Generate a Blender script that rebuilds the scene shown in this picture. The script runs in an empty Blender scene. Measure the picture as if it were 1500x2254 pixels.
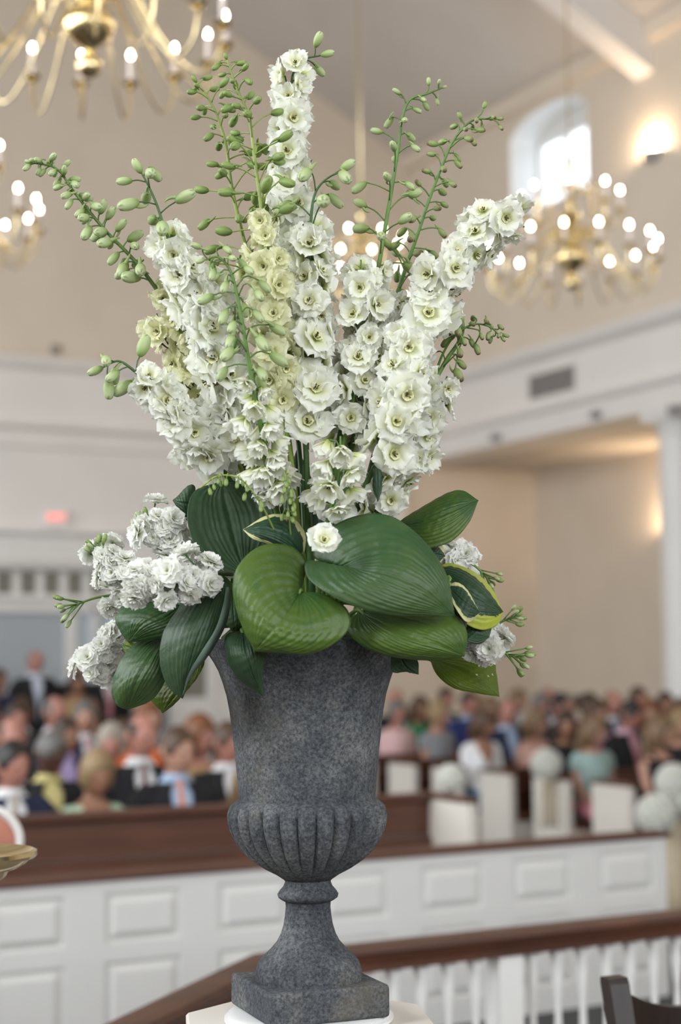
import bpy, bmesh, math, random
from mathutils import Vector, Matrix, Euler
import numpy as np

BULB = 60.0
EXPOSURE, DAY_LEFT, DAY_CHANCEL, DAY_RIGHT = 0.08, 265.0, 235.0, 60.0
random.seed(7)
R = math.radians
S = bpy.context.scene
COL = S.collection

# ------------------------------------------------------------------ camera
FPX, CX, CY = 3500.0, 750.0, 1127.0
CAM = Vector((0, 0, 1.79))
YAW, PITCH, ROLL = R(28.4), math.atan(328 / 3500), 0.010
fh = Vector((math.sin(YAW), math.cos(YAW), 0))
rh = Vector((math.cos(YAW), -math.sin(YAW), 0))
FWD = (fh * math.cos(PITCH) + Vector((0, 0, 1)) * math.sin(PITCH)).normalized()
UP0 = rh.cross(FWD)
RGT = rh * math.cos(ROLL) - UP0 * math.sin(ROLL)
UPV = UP0 * math.cos(ROLL) + rh * math.sin(ROLL)
cam_d = bpy.data.cameras.new('camera')
cam_d.sensor_fit = 'HORIZONTAL'
cam_d.sensor_width = 24
cam_d.lens = 56
cam_d.clip_start = 0.05
cam_d.clip_end = 200
cam_d.dof.use_dof = True
cam_d.dof.focus_distance = 2.27
cam_d.dof.aperture_fstop = 2.8
cam_o = bpy.data.objects.new('camera', cam_d)
COL.objects.link(cam_o)
cam_o.matrix_world = Matrix(((RGT.x, UPV.x, -FWD.x, CAM.x), (RGT.y, UPV.y, -FWD.y, CAM.y), (RGT.z, UPV.z, -FWD.z, CAM.z), (0, 0, 0, 1)))
S.camera = cam_o


def ray(px, py):
    return FWD + RGT * ((px - CX) / FPX) + UPV * (-(py - CY) / FPX)


def P(px, py, d):          # point seen at a pixel, at a depth along the view axis
    return CAM + ray(px, py) * d


def onX(px, py, X):
    r = ray(px, py)
    return CAM + r * ((X - CAM.x) / r.x)


def onY(px, py, Y):
    r = ray(px, py)
    return CAM + r * ((Y - CAM.y) / r.y)


# ------------------------------------------------------------------ view + world + lights
S.view_settings.view_transform = 'Standard'
S.view_settings.look = 'None'
S.view_settings.gamma = 1.0
S.view_settings.use_curve_mapping = False
S.view_settings.exposure = EXPOSURE
S.cycles.max_bounces = 6
S.cycles.diffuse_bounces = 4
S.cycles.transmission_bounces = 6
S.cycles.sample_clamp_indirect = 8
S.cycles.caustics_reflective = False
S.cycles.caustics_refractive = False

w = bpy.data.worlds.new('daylight')
S.world = w
w.use_nodes = True
w.node_tree.nodes['Background'].inputs[0].default_value = (0.80, 0.90, 1.0, 1)
w.node_tree.nodes['Background'].inputs[1].default_value = 3.0


def area(name, loc, tgt, sx, sy, power, col):
    l = bpy.data.lights.new(name, 'AREA')
    l.shape = 'RECTANGLE'
    l.size, l.size_y = sx, sy
    l.energy = power
    l.color = col
    o = bpy.data.objects.new(name, l)
    COL.objects.link(o)
    o.location = loc
    o.rotation_euler = (Vector(tgt) - Vector(loc)).to_track_quat('-Z', 'Y').to_euler()
    return o


DAY = (0.93, 0.965, 1.0)
# daylight entering through the tall windows of the left wall and the chancel wall
LWIN = [(-3.95, y) for y in (1.2, 4.9, 8.6, 12.3, 16.0)]
for k_, (x_, y_) in enumerate(LWIN):
    area('window_left_%d_offscreen' % (k_ + 1), (x_ - 0.35, y_, 4.9), (x_ + 5, y_, 3.6), 1.7, 4.2, DAY_LEFT, DAY)
for k_, x_ in enumerate((-1.2, 3.0, 7.2)):
    area('window_chancel_%d_offscreen' % (k_ + 1), (x_, -5.35, 4.6), (x_ + 0.4, 0, 3.0), 1.9, 4.4, DAY_CHANCEL, DAY)
# lamps added behind two unseen, made-up clerestory windows of the right wall
for k_, y_ in enumerate((10.6, 4.6)):
    area('window_clerestory_%d_offscreen' % (k_ + 1), (12.85, y_, 8.25), (5, y_, 5.0), 1.5, 1.1, DAY_RIGHT, DAY)

# ------------------------------------------------------------------ materials
MATS = {}


def nodes_of(m):
    return m.node_tree.nodes, m.node_tree.links


def mat(name, col, rough=0.5, metal=0.0, var=0.0, scale=8.0, bump=0.0, bscale=None, spec=0.5, col2=None, detail=4.0, coat=0.0, trans=0.0):
    if name in MATS:
        return MATS[name]
    m = bpy.data.materials.new(name)
    m.use_nodes = True
    N, L = nodes_of(m)
    b = N['Principled BSDF']
    b.inputs['Base Color'].default_value = (*col, 1)
    b.inputs['Roughness'].default_value = rough
    b.inputs['Metallic'].default_value = metal
    b.inputs['Specular IOR Level'].default_value = spec
    b.inputs['Coat Weight'].default_value = coat
    if var > 0 or col2 or bump > 0:
        tc = N.new('ShaderNodeTexCoord')
        nz = N.new('ShaderNodeTexNoise')
        nz.inputs['Scale'].default_value = scale
        nz.inputs['Detail'].default_value = detail
        L.new(tc.outputs['Object'], nz.inputs['Vector'])
        if var > 0 or col2:
            cr = N.new('ShaderNodeValToRGB')
            c2 = col2 or tuple(min(1, c * (1 + var)) for c in col)
            c1 = col if col2 else tuple(c * (1 - var) for c in col)
            cr.color_ramp.elements[0].position = 0.35
            cr.color_ramp.elements[1].position = 0.65
            cr.color_ramp.elements[0].color = (*c1, 1)
            cr.color_ramp.elements[1].color = (*c2, 1)
            L.new(nz.outputs['Fac'], cr.inputs['Fac'])
            L.new(cr.outputs['Color'], b.inputs['Base Color'])
        if bump > 0:
            n2 = N.new('ShaderNodeTexNoise')
            n2.inputs['Scale'].default_value = bscale or scale * 4
            n2.inputs['Detail'].default_value = 5
            L.new(tc.outputs['Object'], n2.inputs['Vector'])
            bp = N.new('ShaderNodeBump')
            bp.inputs['Strength'].default_value = bump
            bp.inputs['Distance'].default_value = 0.01
            L.new(n2.outputs['Fac'], bp.inputs['Height'])
            L.new(bp.outputs['Normal'], b.inputs['Normal'])
    MATS[name] = m
    return m


def emis(name, col, strength):
    m = bpy.data.materials.new(name)
    m.use_nodes = True
    b = m.node_tree.nodes['Principled BSDF']
    b.inputs['Base Color'].default_value = (*col, 1)
    b.inputs['Emission Color'].default_value = (*col, 1)
    b.inputs['Emission Strength'].default_value = strength
    MATS[name] = m
    return m


def wood(name, c1, c2, rough=0.35, scale=3.0, axis=0):
    m = bpy.data.materials.new(name)
    m.use_nodes = True
    N, L = nodes_of(m)
    b = N['Principled BSDF']
    b.inputs['Roughness'].default_value = rough
    tc = N.new('ShaderNodeTexCoord')
    mp = N.new('ShaderNodeMapping')
    sc = [scale * 9] * 3
    sc[axis] = scale
    mp.inputs['Scale'].default_value = sc
    nz = N.new('ShaderNodeTexNoise')
    nz.inputs['Scale'].default_value = 1.0
    nz.inputs['Detail'].default_value = 6
    nz.inputs['Distortion'].default_value = 0.6
    cr = N.new('ShaderNodeValToRGB')
    cr.color_ramp.elements[0].position = 0.3
    cr.color_ramp.elements[1].position = 0.7
    cr.color_ramp.elements[0].color = (*c1, 1)
    cr.color_ramp.elements[1].color = (*c2, 1)
    L.new(tc.outputs['Object'], mp.inputs['Vector'])
    L.new(mp.outputs['Vector'], nz.inputs['Vector'])
    L.new(nz.outputs['Fac'], cr.inputs['Fac'])
    L.new(cr.outputs['Color'], b.inputs['Base Color'])
    MATS[name] = m
    return m


# ------------------------------------------------------------------ mesh helpers
class MB:
    """collects shapes and links them as ONE mesh object"""

    def __init__(s):
        s.v, s.f, s.mi = [], [], []
        s.attr = {}

    def add(s, vs, fs, mi=0):
        o = len(s.v)
        s.v.extend([tuple(x) for x in vs])
        s.f.extend([tuple(i + o for i in f) for f in fs])
        s.mi.extend([mi] * len(fs))

    def setattr_(s, name, vals):
        a = s.attr.setdefault(name, [])
        while len(a) < len(s.v) - len(vals):
            a.append(0.0)
        a.extend(vals)

    def box(s, x0, x1, y0, y1, z0, z1, bev=0.0, mi=0):
        if bev <= 0:
            vs = [(x, y, z) for z in (z0, z1) for y in (y0, y1) for x in (x0, x1)]
            fs = [(0, 2, 3, 1), (4, 5, 7, 6), (0, 1, 5, 4), (2, 6, 7, 3), (0, 4, 6, 2), (1, 3, 7, 5)]
            s.add(vs, fs, mi)
            return
        bm = bmesh.new()
        bmesh.ops.create_cube(bm, size=1)
        bmesh.ops.scale(bm, vec=(x1 - x0, y1 - y0, z1 - z0), verts=bm.verts)
        bmesh.ops.translate(bm, vec=((x0 + x1) / 2, (y0 + y1) / 2, (z0 + z1) / 2), verts=bm.verts)
        bmesh.ops.bevel(bm, geom=bm.edges[:], offset=bev, segments=2, affect='EDGES', profile=0.6)
        s.bm(bm, mi)

    def bm(s, bm, mi=0):
        bm.verts.index_update()
        s.add([v.co[:] for v in bm.verts], [[v.index for v in f.verts] for f in bm.faces], mi)
        bm.free()

    def prism(s, poly, axis, a0, a1, mi=0):
        """poly in the two other axes, extruded along axis"""
        def mk(p, a):
            if axis == 0:
                return (a, p[0], p[1])
            if axis == 1:
                return (p[0], a, p[1])
            return (p[0], p[1], a)
        n = len(poly)
        vs = [mk(p, a0) for p in poly] + [mk(p, a1) for p in poly]
        fs = [tuple(range(n))[::-1], tuple(range(n, 2 * n))]
        fs += [(i, (i + 1) % n, n + (i + 1) % n, n + i) for i in range(n)]
        s.add(vs, fs, mi)

    def tube(s, pts, rad, seg=8, cap=True, mi=0, attr=None):
        pts = [Vector(p) for p in pts]
        n = len(pts)
        if not hasattr(rad, '__len__'):
            rad = [rad] * n
        t = (pts[1] - pts[0]).normalized()
        nrm = t.orthogonal().normalized()
        vs = []
        for i, p in enumerate(pts):
            a = pts[max(0, i - 1)]
            b = pts[min(n - 1, i + 1)]
            t = (b - a)
            t = t.normalized() if t.length > 1e-9 else Vector((0, 0, 1))
            nrm = (nrm - t * nrm.dot(t))
            nrm = nrm.normalized() if nrm.length > 1e-6 else t.orthogonal().normalized()
            bn = t.cross(nrm)
            for k in range(seg):
                th = 2 * math.pi * k / seg
                vs.append(p + (nrm * math.cos(th) + bn * math.sin(th)) * rad[i])
        fs = []
        for i in range(n - 1):
            for k in range(seg):
                k2 = (k + 1) % seg
                fs.append((i * seg + k, i * seg + k2, (i + 1) * seg + k2, (i + 1) * seg + k))
        if cap:
            fs.append(tuple(range(seg))[::-1])
            fs.append(tuple((n - 1) * seg + k for k in range(seg)))
        s.add(vs, fs, mi)

    def lathe(s, prof, seg=24, c=(0, 0, 0), flute=None, mi=0, sx=1, sy=1):
        """prof: list of (r, z)"""
        vs, fs = [], []
        for j, (r, z) in enumerate(prof):
            for k in range(seg):
                th = 2 * math.pi * k / seg
                rr = r * (flute(j, th) if flute else 1)
                vs.append((c[0] + rr * math.cos(th) * sx, c[1] + rr * math.sin(th) * sy, c[2] + z))
        n = len(prof)
        for j in range(n - 1):
            for k in range(seg):
                k2 = (k + 1) % seg
                fs.append((j * seg + k, j * seg + k2, (j + 1) * seg + k2, (j + 1) * seg + k))
        if prof[0][0] > 1e-6:
            fs.append(tuple(range(seg))[::-1])
        if prof[-1][0] > 1e-6:
            fs.append(tuple((n - 1) * seg + k for k in range(seg)))
        s.add(vs, fs, mi)

    def loft(s, rings, closed=True, cap=True, mi=0):
        n = len(rings[0])
        vs = [p for r in rings for p in r]
        fs = []
        for j in range(len(rings) - 1):
            for k in range(n if closed else n - 1):
                k2 = (k + 1) % n
                fs.append((j * n + k, j * n + k2, (j + 1) * n + k2, (j + 1) * n + k))
        if cap and closed:
            fs.append(tuple(range(n))[::-1])
            fs.append(tuple((len(rings) - 1) * n + k for k in range(n)))
        s.add(vs, fs, mi)

    def mesh(s, name, mats, smooth=True, angle=None):
        me = bpy.data.meshes.new(name)
        me.from_pydata(s.v, [], s.f)
        for m in (mats if isinstance(mats, (list, tuple)) else [mats]):
            me.materials.append(m)
        if any(s.mi):
            me.polygons.foreach_set('material_index', s.mi)
        if smooth:
            me.polygons.foreach_set('use_smooth', [True] * len(me.polygons))
        for k, a in s.attr.items():
            at = me.attributes.new(k, 'FLOAT', 'POINT')
            a = a + [0.0] * (len(s.v) - len(a))
            at.data.foreach_set('value', a)
        me.validate()
        me.update()
        if smooth and angle:
            me.set_sharp_from_angle(angle=R(angle))
        return me

    def build(s, name, mats, parent=None, smooth=False, angle=None):
        return put(name, s.mesh(name, mats, smooth, angle), parent)


def put(name, me, parent=None, M=None):
    o = bpy.data.objects.new(name, me)
    COL.objects.link(o)
    if parent is not None:
        o.parent = parent
    if M is not None:
        o.matrix_basis = M
    return o


def tag(o, label, cat, group=None):
    o['label'] = label
    o['category'] = cat
    if group:
        o['group'] = group
    return o


def struct(o):
    o['kind'] = 'structure'
    return o


def empty(name, loc, label, cat, group=None, rz=0.0):
    o = bpy.data.objects.new(name, None)
    o.empty_display_size = 0.05
    COL.objects.link(o)
    o.location = loc
    o.rotation_euler = (0, 0, rz)
    return tag(o, label, cat, group)


def copy_tree(o, parent=None):
    c = o.copy()
    COL.objects.link(c)
    c.parent = parent
    for ch in o.children:
        copy_tree(ch, c)
    return c


def catmull(pts, n):
    """n samples of a Catmull-Rom curve through tuples"""
    p = [np.array(q, float) for q in pts]
    p = [2 * p[0] - p[1]] + p + [2 * p[-1] - p[-2]]
    m = len(p) - 3
    out = []
    for i in range(n):
        t = i / (n - 1) * m
        k = min(int(t), m - 1)
        t -= k
        a, b, c, d = p[k:k + 4]
        out.append(0.5 * ((2 * b) + (-a + c) * t + (2 * a - 5 * b + 4 * c - d) * t * t + (-a + 3 * b - 3 * c + d) * t ** 3))
    return out


def frame(z, up=Vector((0, 0, 1)), loc=(0, 0, 0), s=1.0, spin=0.0):
    """matrix with local +Z along z"""
    z = Vector(z).normalized()
    x = up.cross(z)
    if x.length < 1e-4:
        x = Vector((1, 0, 0)).cross(z)
    x.normalize()
    y = z.cross(x)
    M = Matrix(((x.x, y.x, z.x), (x.y, y.y, z.y), (x.z, y.z, z.z))).to_4x4()
    M = M @ Matrix.Rotation(spin, 4, 'Z') @ Matrix.Scale(s, 4)
    M.translation = Vector(loc)
    return M
# ------------------------------------------------------------------ surfaces
M_wall = mat('beige_wall_paint', (0.68, 0.59, 0.485), 0.85, var=0.03, scale=1.2, bump=0.05, bscale=60)
M_white = mat('white_trim_paint', (0.74, 0.725, 0.70), 0.5, var=0.02, scale=2)
M_offw = mat('offwhite_panel_paint', (0.78, 0.745, 0.71), 0.75, var=0.02, scale=1.5)
M_ceil = mat('ceiling_plaster', (0.56, 0.51, 0.46), 0.9, var=0.03, scale=1.0)
M_carpet = mat('grey_carpet', (0.06, 0.062, 0.062), 0.95, var=0.25, scale=60, bump=0.3, bscale=300)
M_chancel = mat('chancel_carpet', (0.16, 0.15, 0.14), 0.95, var=0.2, scale=60, bump=0.3, bscale=300)
M_brownwood = wood('mahogany_rail', (0.042, 0.014, 0.007), (0.095, 0.032, 0.014), 0.42, 2.0, 0)
M_pewwood = wood('pew_walnut', (0.058, 0.019, 0.009), (0.112, 0.039, 0.017), 0.5, 1.6, 0)
M_cream = mat('pew_cream_paint', (0.64, 0.60, 0.54), 0.5, var=0.02, scale=3)
M_screen = mat('pew_screen_white_paint', (0.68, 0.67, 0.65), 0.5, var=0.015, scale=3)
M_baluster = mat('baluster_white_paint', (0.70, 0.69, 0.67), 0.45)
M_darkgrille = mat('grille_grey_metal', (0.30, 0.28, 0.26), 0.5)
M_blueglass = mat('blue_grey_glass', (0.40, 0.44, 0.47), 0.12, spec=0.6)
M_darkpane = mat('dark_transom_glass', (0.22, 0.215, 0.18), 0.15)
M_fixture = mat('grey_fixture_metal', (0.35, 0.34, 0.34), 0.45, metal=0.3)
M_brass = mat('polished_brass', (0.78, 0.64, 0.36), 0.18, metal=1.0, var=0.06, scale=12)

XR, YB, XL, YC = 12.0, 20.0, -4.0, -5.0
EAVE, PITCHT, XMID = 9.25, 0.51, 4.0
RIDGE = EAVE + (XR - XMID) * PITCHT

# floor
b = MB(); b.box(XL, 14.4, YC, YB, -0.12, 0.0)
struct(b.build('floor', M_carpet))
b = MB(); b.prism([(XL, YC), (9.5, YC), (9.5, 4.52), (2.0, 4.52), (-0.6, 1.9), (XL, 1.9)], 2, 0.0, 0.2)
struct(b.build('floor_chancel', M_chancel))
# ceiling, two pitched planes
b = MB()
for sgn in (1, -1):
    xe = XMID + sgn * (XR - XMID + 0.6)
    ze = EAVE - 0.6 * PITCHT
    b.prism([(XMID, RIDGE), (xe, ze), (xe, ze + 0.15), (XMID, RIDGE + 0.15)], 1, YC, YB + 0.1)
struct(b.build('ceiling', M_ceil))
# sloping roof beams
for i, yb in enumerate((14.29, 9.2, 4.1)):
    b = MB()
    for sgn in (1, -1):
        xe = XMID + sgn * (XR - XMID)
        b.prism([(XMID, RIDGE + 0.02), (xe, EAVE + 0.02), (xe, EAVE - 0.54), (XMID, RIDGE - 0.54)], 1, yb, yb + 0.34)
    struct(b.build('trim_beam_%d' % (i + 1), M_offw))
# walls ---------------------------------------------------------------
b = MB()
b.prism([(XL, 3.3), (14.4, 3.3), (14.4, 5.7), (XR, 5.7), (XR, EAVE + 0.1), (XMID, RIDGE + 0.1), (XL, EAVE + 0.1)], 1, YB, YB + 0.3)
b.box(XL, 4.4, YB, YB + 0.3, 0, 3.3)
b.box(9.15, 14.4, YB, YB + 0.3, 0, 3.3)
struct(b.build('wall_back', M_wall))
# coving where wall and ceiling meet
b = MB()
b.prism([(XR - 0.10, EAVE - 0.17), (XR, EAVE - 0.17), (XR, EAVE), (XR - 0.14, EAVE + 0.04)], 1, YC, YB)
struct(b.build('trim_eaves', M_wall))

WY, WW, WZ0, WSP, WTOP = [16.43, 10.6, 4.6], 1.71, 7.66, 8.70, 9.0  # second and third openings are unseen, invented to let light in


def wall_with_arches():
    b = MB()
    x0, x1 = XR, XR + 0.5
    b.box(x0, x1, YC, YB, 5.7, WZ0)
    ys = sorted(WY)
    edges = [YC] + [e for y in ys for e in (y - WW / 2, y + WW / 2)] + [YB]
    for k in range(0, len(edges), 2):
        b.box(x0, x1, edges[k], edges[k + 1], WZ0, EAVE)
    for yc in ys:
        n = 16
        for i in range(n):
            a0, a1 = math.pi * i / n, math.pi * (i + 1) / n
            p0 = (yc - math.cos(a0) * WW / 2, WSP + math.sin(a0) * (WTOP - WSP))
            p1 = (yc - math.cos(a1) * WW / 2, WSP + math.sin(a1) * (WTOP - WSP))
            b.prism([p0, p1, (p1[0], EAVE), (p0[0], EAVE)], 0, x0, x1)
    return b


struct(wall_with_arches().build('wall_right', M_wall))
b = MB(); b.box(14.2, 14.4, YC, YB, 0, 4.8)
struct(b.build('wall_aisle', M_wall))
b = MB(); b.box(12.45, 14.4, YC, YB, 4.66, 4.80)
struct(b.build('ceiling_aisle', M_ceil))


def wall_rect_holes(fixed, axis, a0, a1, holes, z0, z1, ztop):
    """wall in the plane axis=fixed, openings (centre, width)"""
    b = MB()
    def bx(p, q, za, zb):
        if axis == 0:
            b.box(fixed - 0.2, fixed, p, q, za, zb)
        else:
            b.box(p, q, fixed - 0.2, fixed, za, zb)
    bx(a0, a1, 0, z0)
    bx(a0, a1, z1, ztop)
    e = [a0]
    for c, w_ in holes:
        e += [c - w_ / 2, c + w_ / 2]
    e.append(a1)
    for k in range(0, len(e), 2):
        bx(e[k], e[k + 1], z0, z1)
    return b


struct(wall_rect_holes(XL, 0, YC, YB, [(y, 1.7) for _, y in LWIN], 2.8, 7.0, EAVE).build('wall_left', M_wall))
b = wall_rect_holes(YC, 1, XL, 14.4, [(x, 1.9) for x in (-1.2, 3.0, 7.2)], 2.4, 6.8, EAVE)
b.prism([(XL, EAVE), (XR, EAVE), (XMID, RIDGE)], 1, YC - 0.2, YC)
struct(b.build('wall_chancel', M_wall))

# entablature over the arcade (right) and the gallery front (back)
b = MB()
b.prism([(11.86, 4.64), (12.46, 4.64), (12.46, 5.7), (11.86, 5.7)], 1, YC, YB)
b.prism([(11.86, 5.58), (11.72, 5.66), (11.68, 5.76), (12.0, 5.78), (12.0, 5.58)], 1, YC, YB)
b.prism([(11.87, 4.90), (11.79, 4.94), (11.77, 5.0), (11.87, 5.02)], 1, YC, YB)
struct(b.build('trim_entablature', M_offw))
b = MB()
b.box(XL, 11.86, 19.9, 20.0, 3.44, 5.7)
b.prism([(19.92, 5.58), (19.80, 5.66), (19.76, 5.76), (20.0, 5.78), (20.0, 5.58)], 0, XL, 11.8)
b.prism([(19.91, 4.80), (19.80, 4.84), (19.78, 4.90), (19.91, 4.92)], 0, XL, 11.8)
b.prism([(19.91, 4.56), (19.86, 4.6), (19.86, 4.80), (19.91, 4.84)], 0, XL, 11.8)
struct(b.build('trim_gallery', M_offw))
b = MB()
b.prism([(19.9, 3.02), (19.72, 3.02), (19.70, 3.12), (19.76, 3.2), (19.76, 3.42), (19.68, 3.48), (19.9, 3.5)], 0, 4.2, 9.4)
struct(b.build('trim_screen_head', M_white))

# glazed screen below the gallery: transom panes, ledge, big panes, doors
b = MB()
b.box(4.4, 9.15, 19.80, 19.9, 2.45, 2.68)
b.box(4.4, 9.15, 19.74, 19.9, 2.60, 2.66)
b.box(4.4, 9.15, 19.82, 19.9, 2.98, 3.04)
for k in range(16):
    x = 4.4 + k * 0.312
    b.box(x, x + 0.095, 19.82, 19.9, 2.66, 3.0)
b.box(4.4, 9.15, 19.82, 19.9, 0, 0.55)
for x, w_ in ((4.4, .14), (6.66, .14), (7.02, .07), (7.35, .14), (8.10, .14), (8.65, .14), (9.05, .10)):
    b.box(x, x + w_, 19.80, 19.9, 0, 2.5)
b.box(8.1, 9.15, 19.81, 19.9, 0.5, 1.32)
b.box(8.1, 8.6, 19.81, 19.9, 1.9, 2.5)
win2 = struct(b.build('window_2', M_white))
for k in range(15):
    x = 4.4 + k * 0.312
    p = MB(); p.box(x + 0.095, x + 0.312, 19.86, 19.87, 2.68, 2.98)
    p.build('pane', M_darkpane, win2)
M_daypane = emis('daylit_pane', (0.95, 0.97, 1.0), 3.0)
M_paleglass = mat('pale_blue_glass', (0.50, 0.57, 0.62), 0.12)
for x0, x1, z0, z1, m_ in ((4.54, 6.66, 0.55, 2.45, M_blueglass), (6.80, 7.02, 0.55, 2.45, M_paleglass),
                           (7.09, 7.35, 1.75, 2.45, M_paleglass), (7.09, 7.35, 1.30, 1.75, M_daypane), (7.09, 7.35, 0.55, 1.30, M_paleglass),
                           (7.49, 8.10, 0.55, 2.45, M_blueglass),
                           (8.24, 8.65, 1.32, 1.9, M_darkpane), (8.79, 9.05, 1.32, 2.45, M_white)):
    p = MB(); p.box(x0, x1, 19.86, 19.87, z0, z1)
    p.build('pane', m_, win2)

# arched clerestory window in the right wall: frame, bars, panes
M_glass = bpy.data.materials.new('clear_window_glass')
M_glass.use_nodes = True
N, L = nodes_of(M_glass)
N.remove(N['Principled BSDF'])
tr = N.new('ShaderNodeBsdfTransparent'); gl = N.new('ShaderNodeBsdfGlossy'); mx = N.new('ShaderNodeMixShader')
gl.inputs['Roughness'].default_value = 0.05
mx.inputs[0].default_value = 0.06
L.new(tr.outputs[0], mx.inputs[1]); L.new(gl.outputs[0], mx.inputs[2])
L.new(mx.outputs[0], N['Material Output'].inputs['Surface'])
for wi, yc in enumerate(WY):
    y0, y1 = yc - WW / 2, yc + WW / 2
    b = MB()
    xg0, xg1 = XR + 0.46, XR + 0.54
    b.box(xg0, xg1, y0 - .02, y0 + 0.06, WZ0, 8.74)
    b.box(xg0, xg1, y1 - 0.06, y1 + .02, WZ0, 8.74)
    b.box(xg0, xg1, y0 + .06, y1 - .06, WZ0, WZ0 + 0.08)
    # blind head above the square sash
    n = 14
    b.prism([(yc - math.cos(math.pi * i / n) * (WW / 2 + .02), 8.72 + math.sin(math.pi * i / n) * (WTOP - 8.70)) for i in range(n + 1)], 0, xg0, xg1)
    wobj = struct(b.build('window_1' if wi == 0 else 'window_%d' % (wi + 2), M_white))
    # white lining of the deep reveal
    lin = MB()
    pts = [(y0, WZ0)] + [(yc - math.cos(math.pi * i / n) * WW / 2, WSP + math.sin(math.pi * i / n) * (WTOP - WSP)) for i in range(n + 1)] + [(y1, WZ0)]
    ins = [(yc + (p[0] - yc) * .985, WZ0 + (p[1] - WZ0) * .985) for p in pts]
    for i in range(len(pts) - 1):
        lin.prism([pts[i], pts[i + 1], ins[i + 1], ins[i]], 0, XR - .004, xg0)
    lin.box(XR - .004, xg0, y0, y1, WZ0, WZ0 + .012)
    lin.build('reveal', M_white, wobj)
    for k in range(1, 3):
        m_ = MB(); yy = y0 + 0.06 + (WW - 0.12) * k / 3
        m_.box(xg0 + .01, xg1 - .01, yy - 0.015, yy + 0.015, WZ0 + .08, 8.72)
        m_.build('glazing_bar', M_white, wobj)
    for k in range(3):
        p = MB()
        ya = y0 + 0.06 + (WW - 0.12) * k / 3 + (0.015 if k else 0)
        yb = y0 + 0.06 + (WW - 0.12) * (k + 1) / 3 - (0.015 if k < 2 else 0)
        p.box(xg0 + .035, xg0 + .039, ya, yb, WZ0 + .08, 8.72)
        p.build('pane', M_glass, wobj)

# arcade columns
for k, yc in enumerate((onX(1503, 1200, XR + 0.17).y, 9.9, 5.4)):
    c = empty('column', (XR + 0.17, yc, 0), ['round white column standing beside the wall lit by the hidden aisle lamp', 'white aisle column between the clerestory windows', 'white aisle column standing closest to the chancel steps'][k], 'column', 'aisle columns')
    b = MB(); b.box(-.34, .34, -.34, .34, 0, 0.16, 0.01); b.lathe([(.32, .16), (.33, .2), (.32, .25), (.28, .27), (.27, .30)], 32)
    b.build('base', M_white, c, True, 40)
    b = MB(); b.lathe([(.26, .30), (.26, 1.5), (.235, 4.35)], 32)
    b.build('shaft', M_white, c, True, 40)
    b = MB(); b.lathe([(.235, 4.35), (.26, 4.38), (.24, 4.41), (.25, 4.45), (.31, 4.52)], 32); b.box(-.31, .31, -.31, .31, 4.52, 4.64)
    b.build('capital', M_white, c, True, 40)

# air grille on the entablature
pc0, pc1 = onX(1168, 855, 11.86), onX(1266, 830, 11.86)
v = empty('air_vent', (11.86, (pc0.y + pc1.y) / 2, 5.28), 'dark grey louvred air vent set in the white frieze above the aisle', 'vent')
hw = abs(pc0.y - pc1.y) / 2
b = MB()
for y0, y1, z0, z1 in ((-hw, hw, .125, .15), (-hw, hw, -.15, -.125), (-hw, -hw + .03, -.125, .125), (hw - .03, hw, -.125, .125)):
    b.box(-.02, 0, y0, y1, z0, z1)
b.build('frame', M_darkgrille, v)
b = MB(); b.box(-.004, 0, -hw + .03, hw - .03, -.125, .125)
b.build('backing', M_darkgrille, v)
for k in range(9):
    z = -.11 + k * .0275
    b = MB(); b.add([(-.018, -hw + .03, z - .006), (-.018, hw - .03, z - .006), (-.005, hw - .03, z + .012), (-.005, -hw + .03, z + .012),
                     (-.016, -hw + .03, z - .009), (-.016, hw - .03, z - .009), (-.003, hw - .03, z + .009), (-.003, -hw + .03, z + .009)],
                    [(0, 1, 2, 3), (7, 6, 5, 4), (0, 4, 5, 1), (3, 2, 6, 7), (0, 3, 7, 4), (1, 5, 6, 2)])
    b.build('louvre', M_darkgrille, v)

# little spot lamps on the frieze, smoke detector and exit sign on the gallery front
for px, py, lab in ((1320, 912, 'small grey spot lamp on the frieze under the air vent, beside the column'),
                    (1100, 962, 'small grey spot lamp on the frieze at the end away from the column'),
                    (1492, 902, 'small grey spot lamp on the frieze directly over the round column')):
    p = onX(px, py, 11.86)
    s_ = empty('spot_lamp', p, lab, 'lamp')
    b = MB(); b.lathe([(.045, 0), (.045, .02)], 16); me = b.mesh('plate', M_fixture)
    put('wall_plate', me, s_, frame((-1, 0, 0)))
    b = MB(); b.lathe([(.03, -.05), (.045, -.03), (.05, .05), (.045, .05), (.03, .0), (0, 0)], 16)
    put('lamp_head', b.mesh('head', M_fixture), s_, frame((-.6, -.3, -.6), loc=(-.08, 0, 0)))
    b = MB(); b.tube([(-.01, 0, 0), (-.05, 0, .01), (-.08, 0, 0)], .01)
    b.build('arm', M_fixture, s_, True)
p = onY(122, 770, YB)
s_ = empty('smoke_detector', p, 'small round dark detector on the beige wall above the gallery front', 'detector')
b = MB(); b.lathe([(.07, 0), (.07, .03), (.05, .045), (0, .05)], 20)
put('housing', b.mesh('housing', mat('detector_brown', (0.28, 0.25, 0.22), 0.6), True), s_, frame((0, -1, 0)))
b = MB(); b.lathe([(.02, .045), (.02, .056), (0, .057)], 12)
put('sensor', b.mesh('sensor', M_fixture, True), s_, frame((0, -1, 0)))


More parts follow.
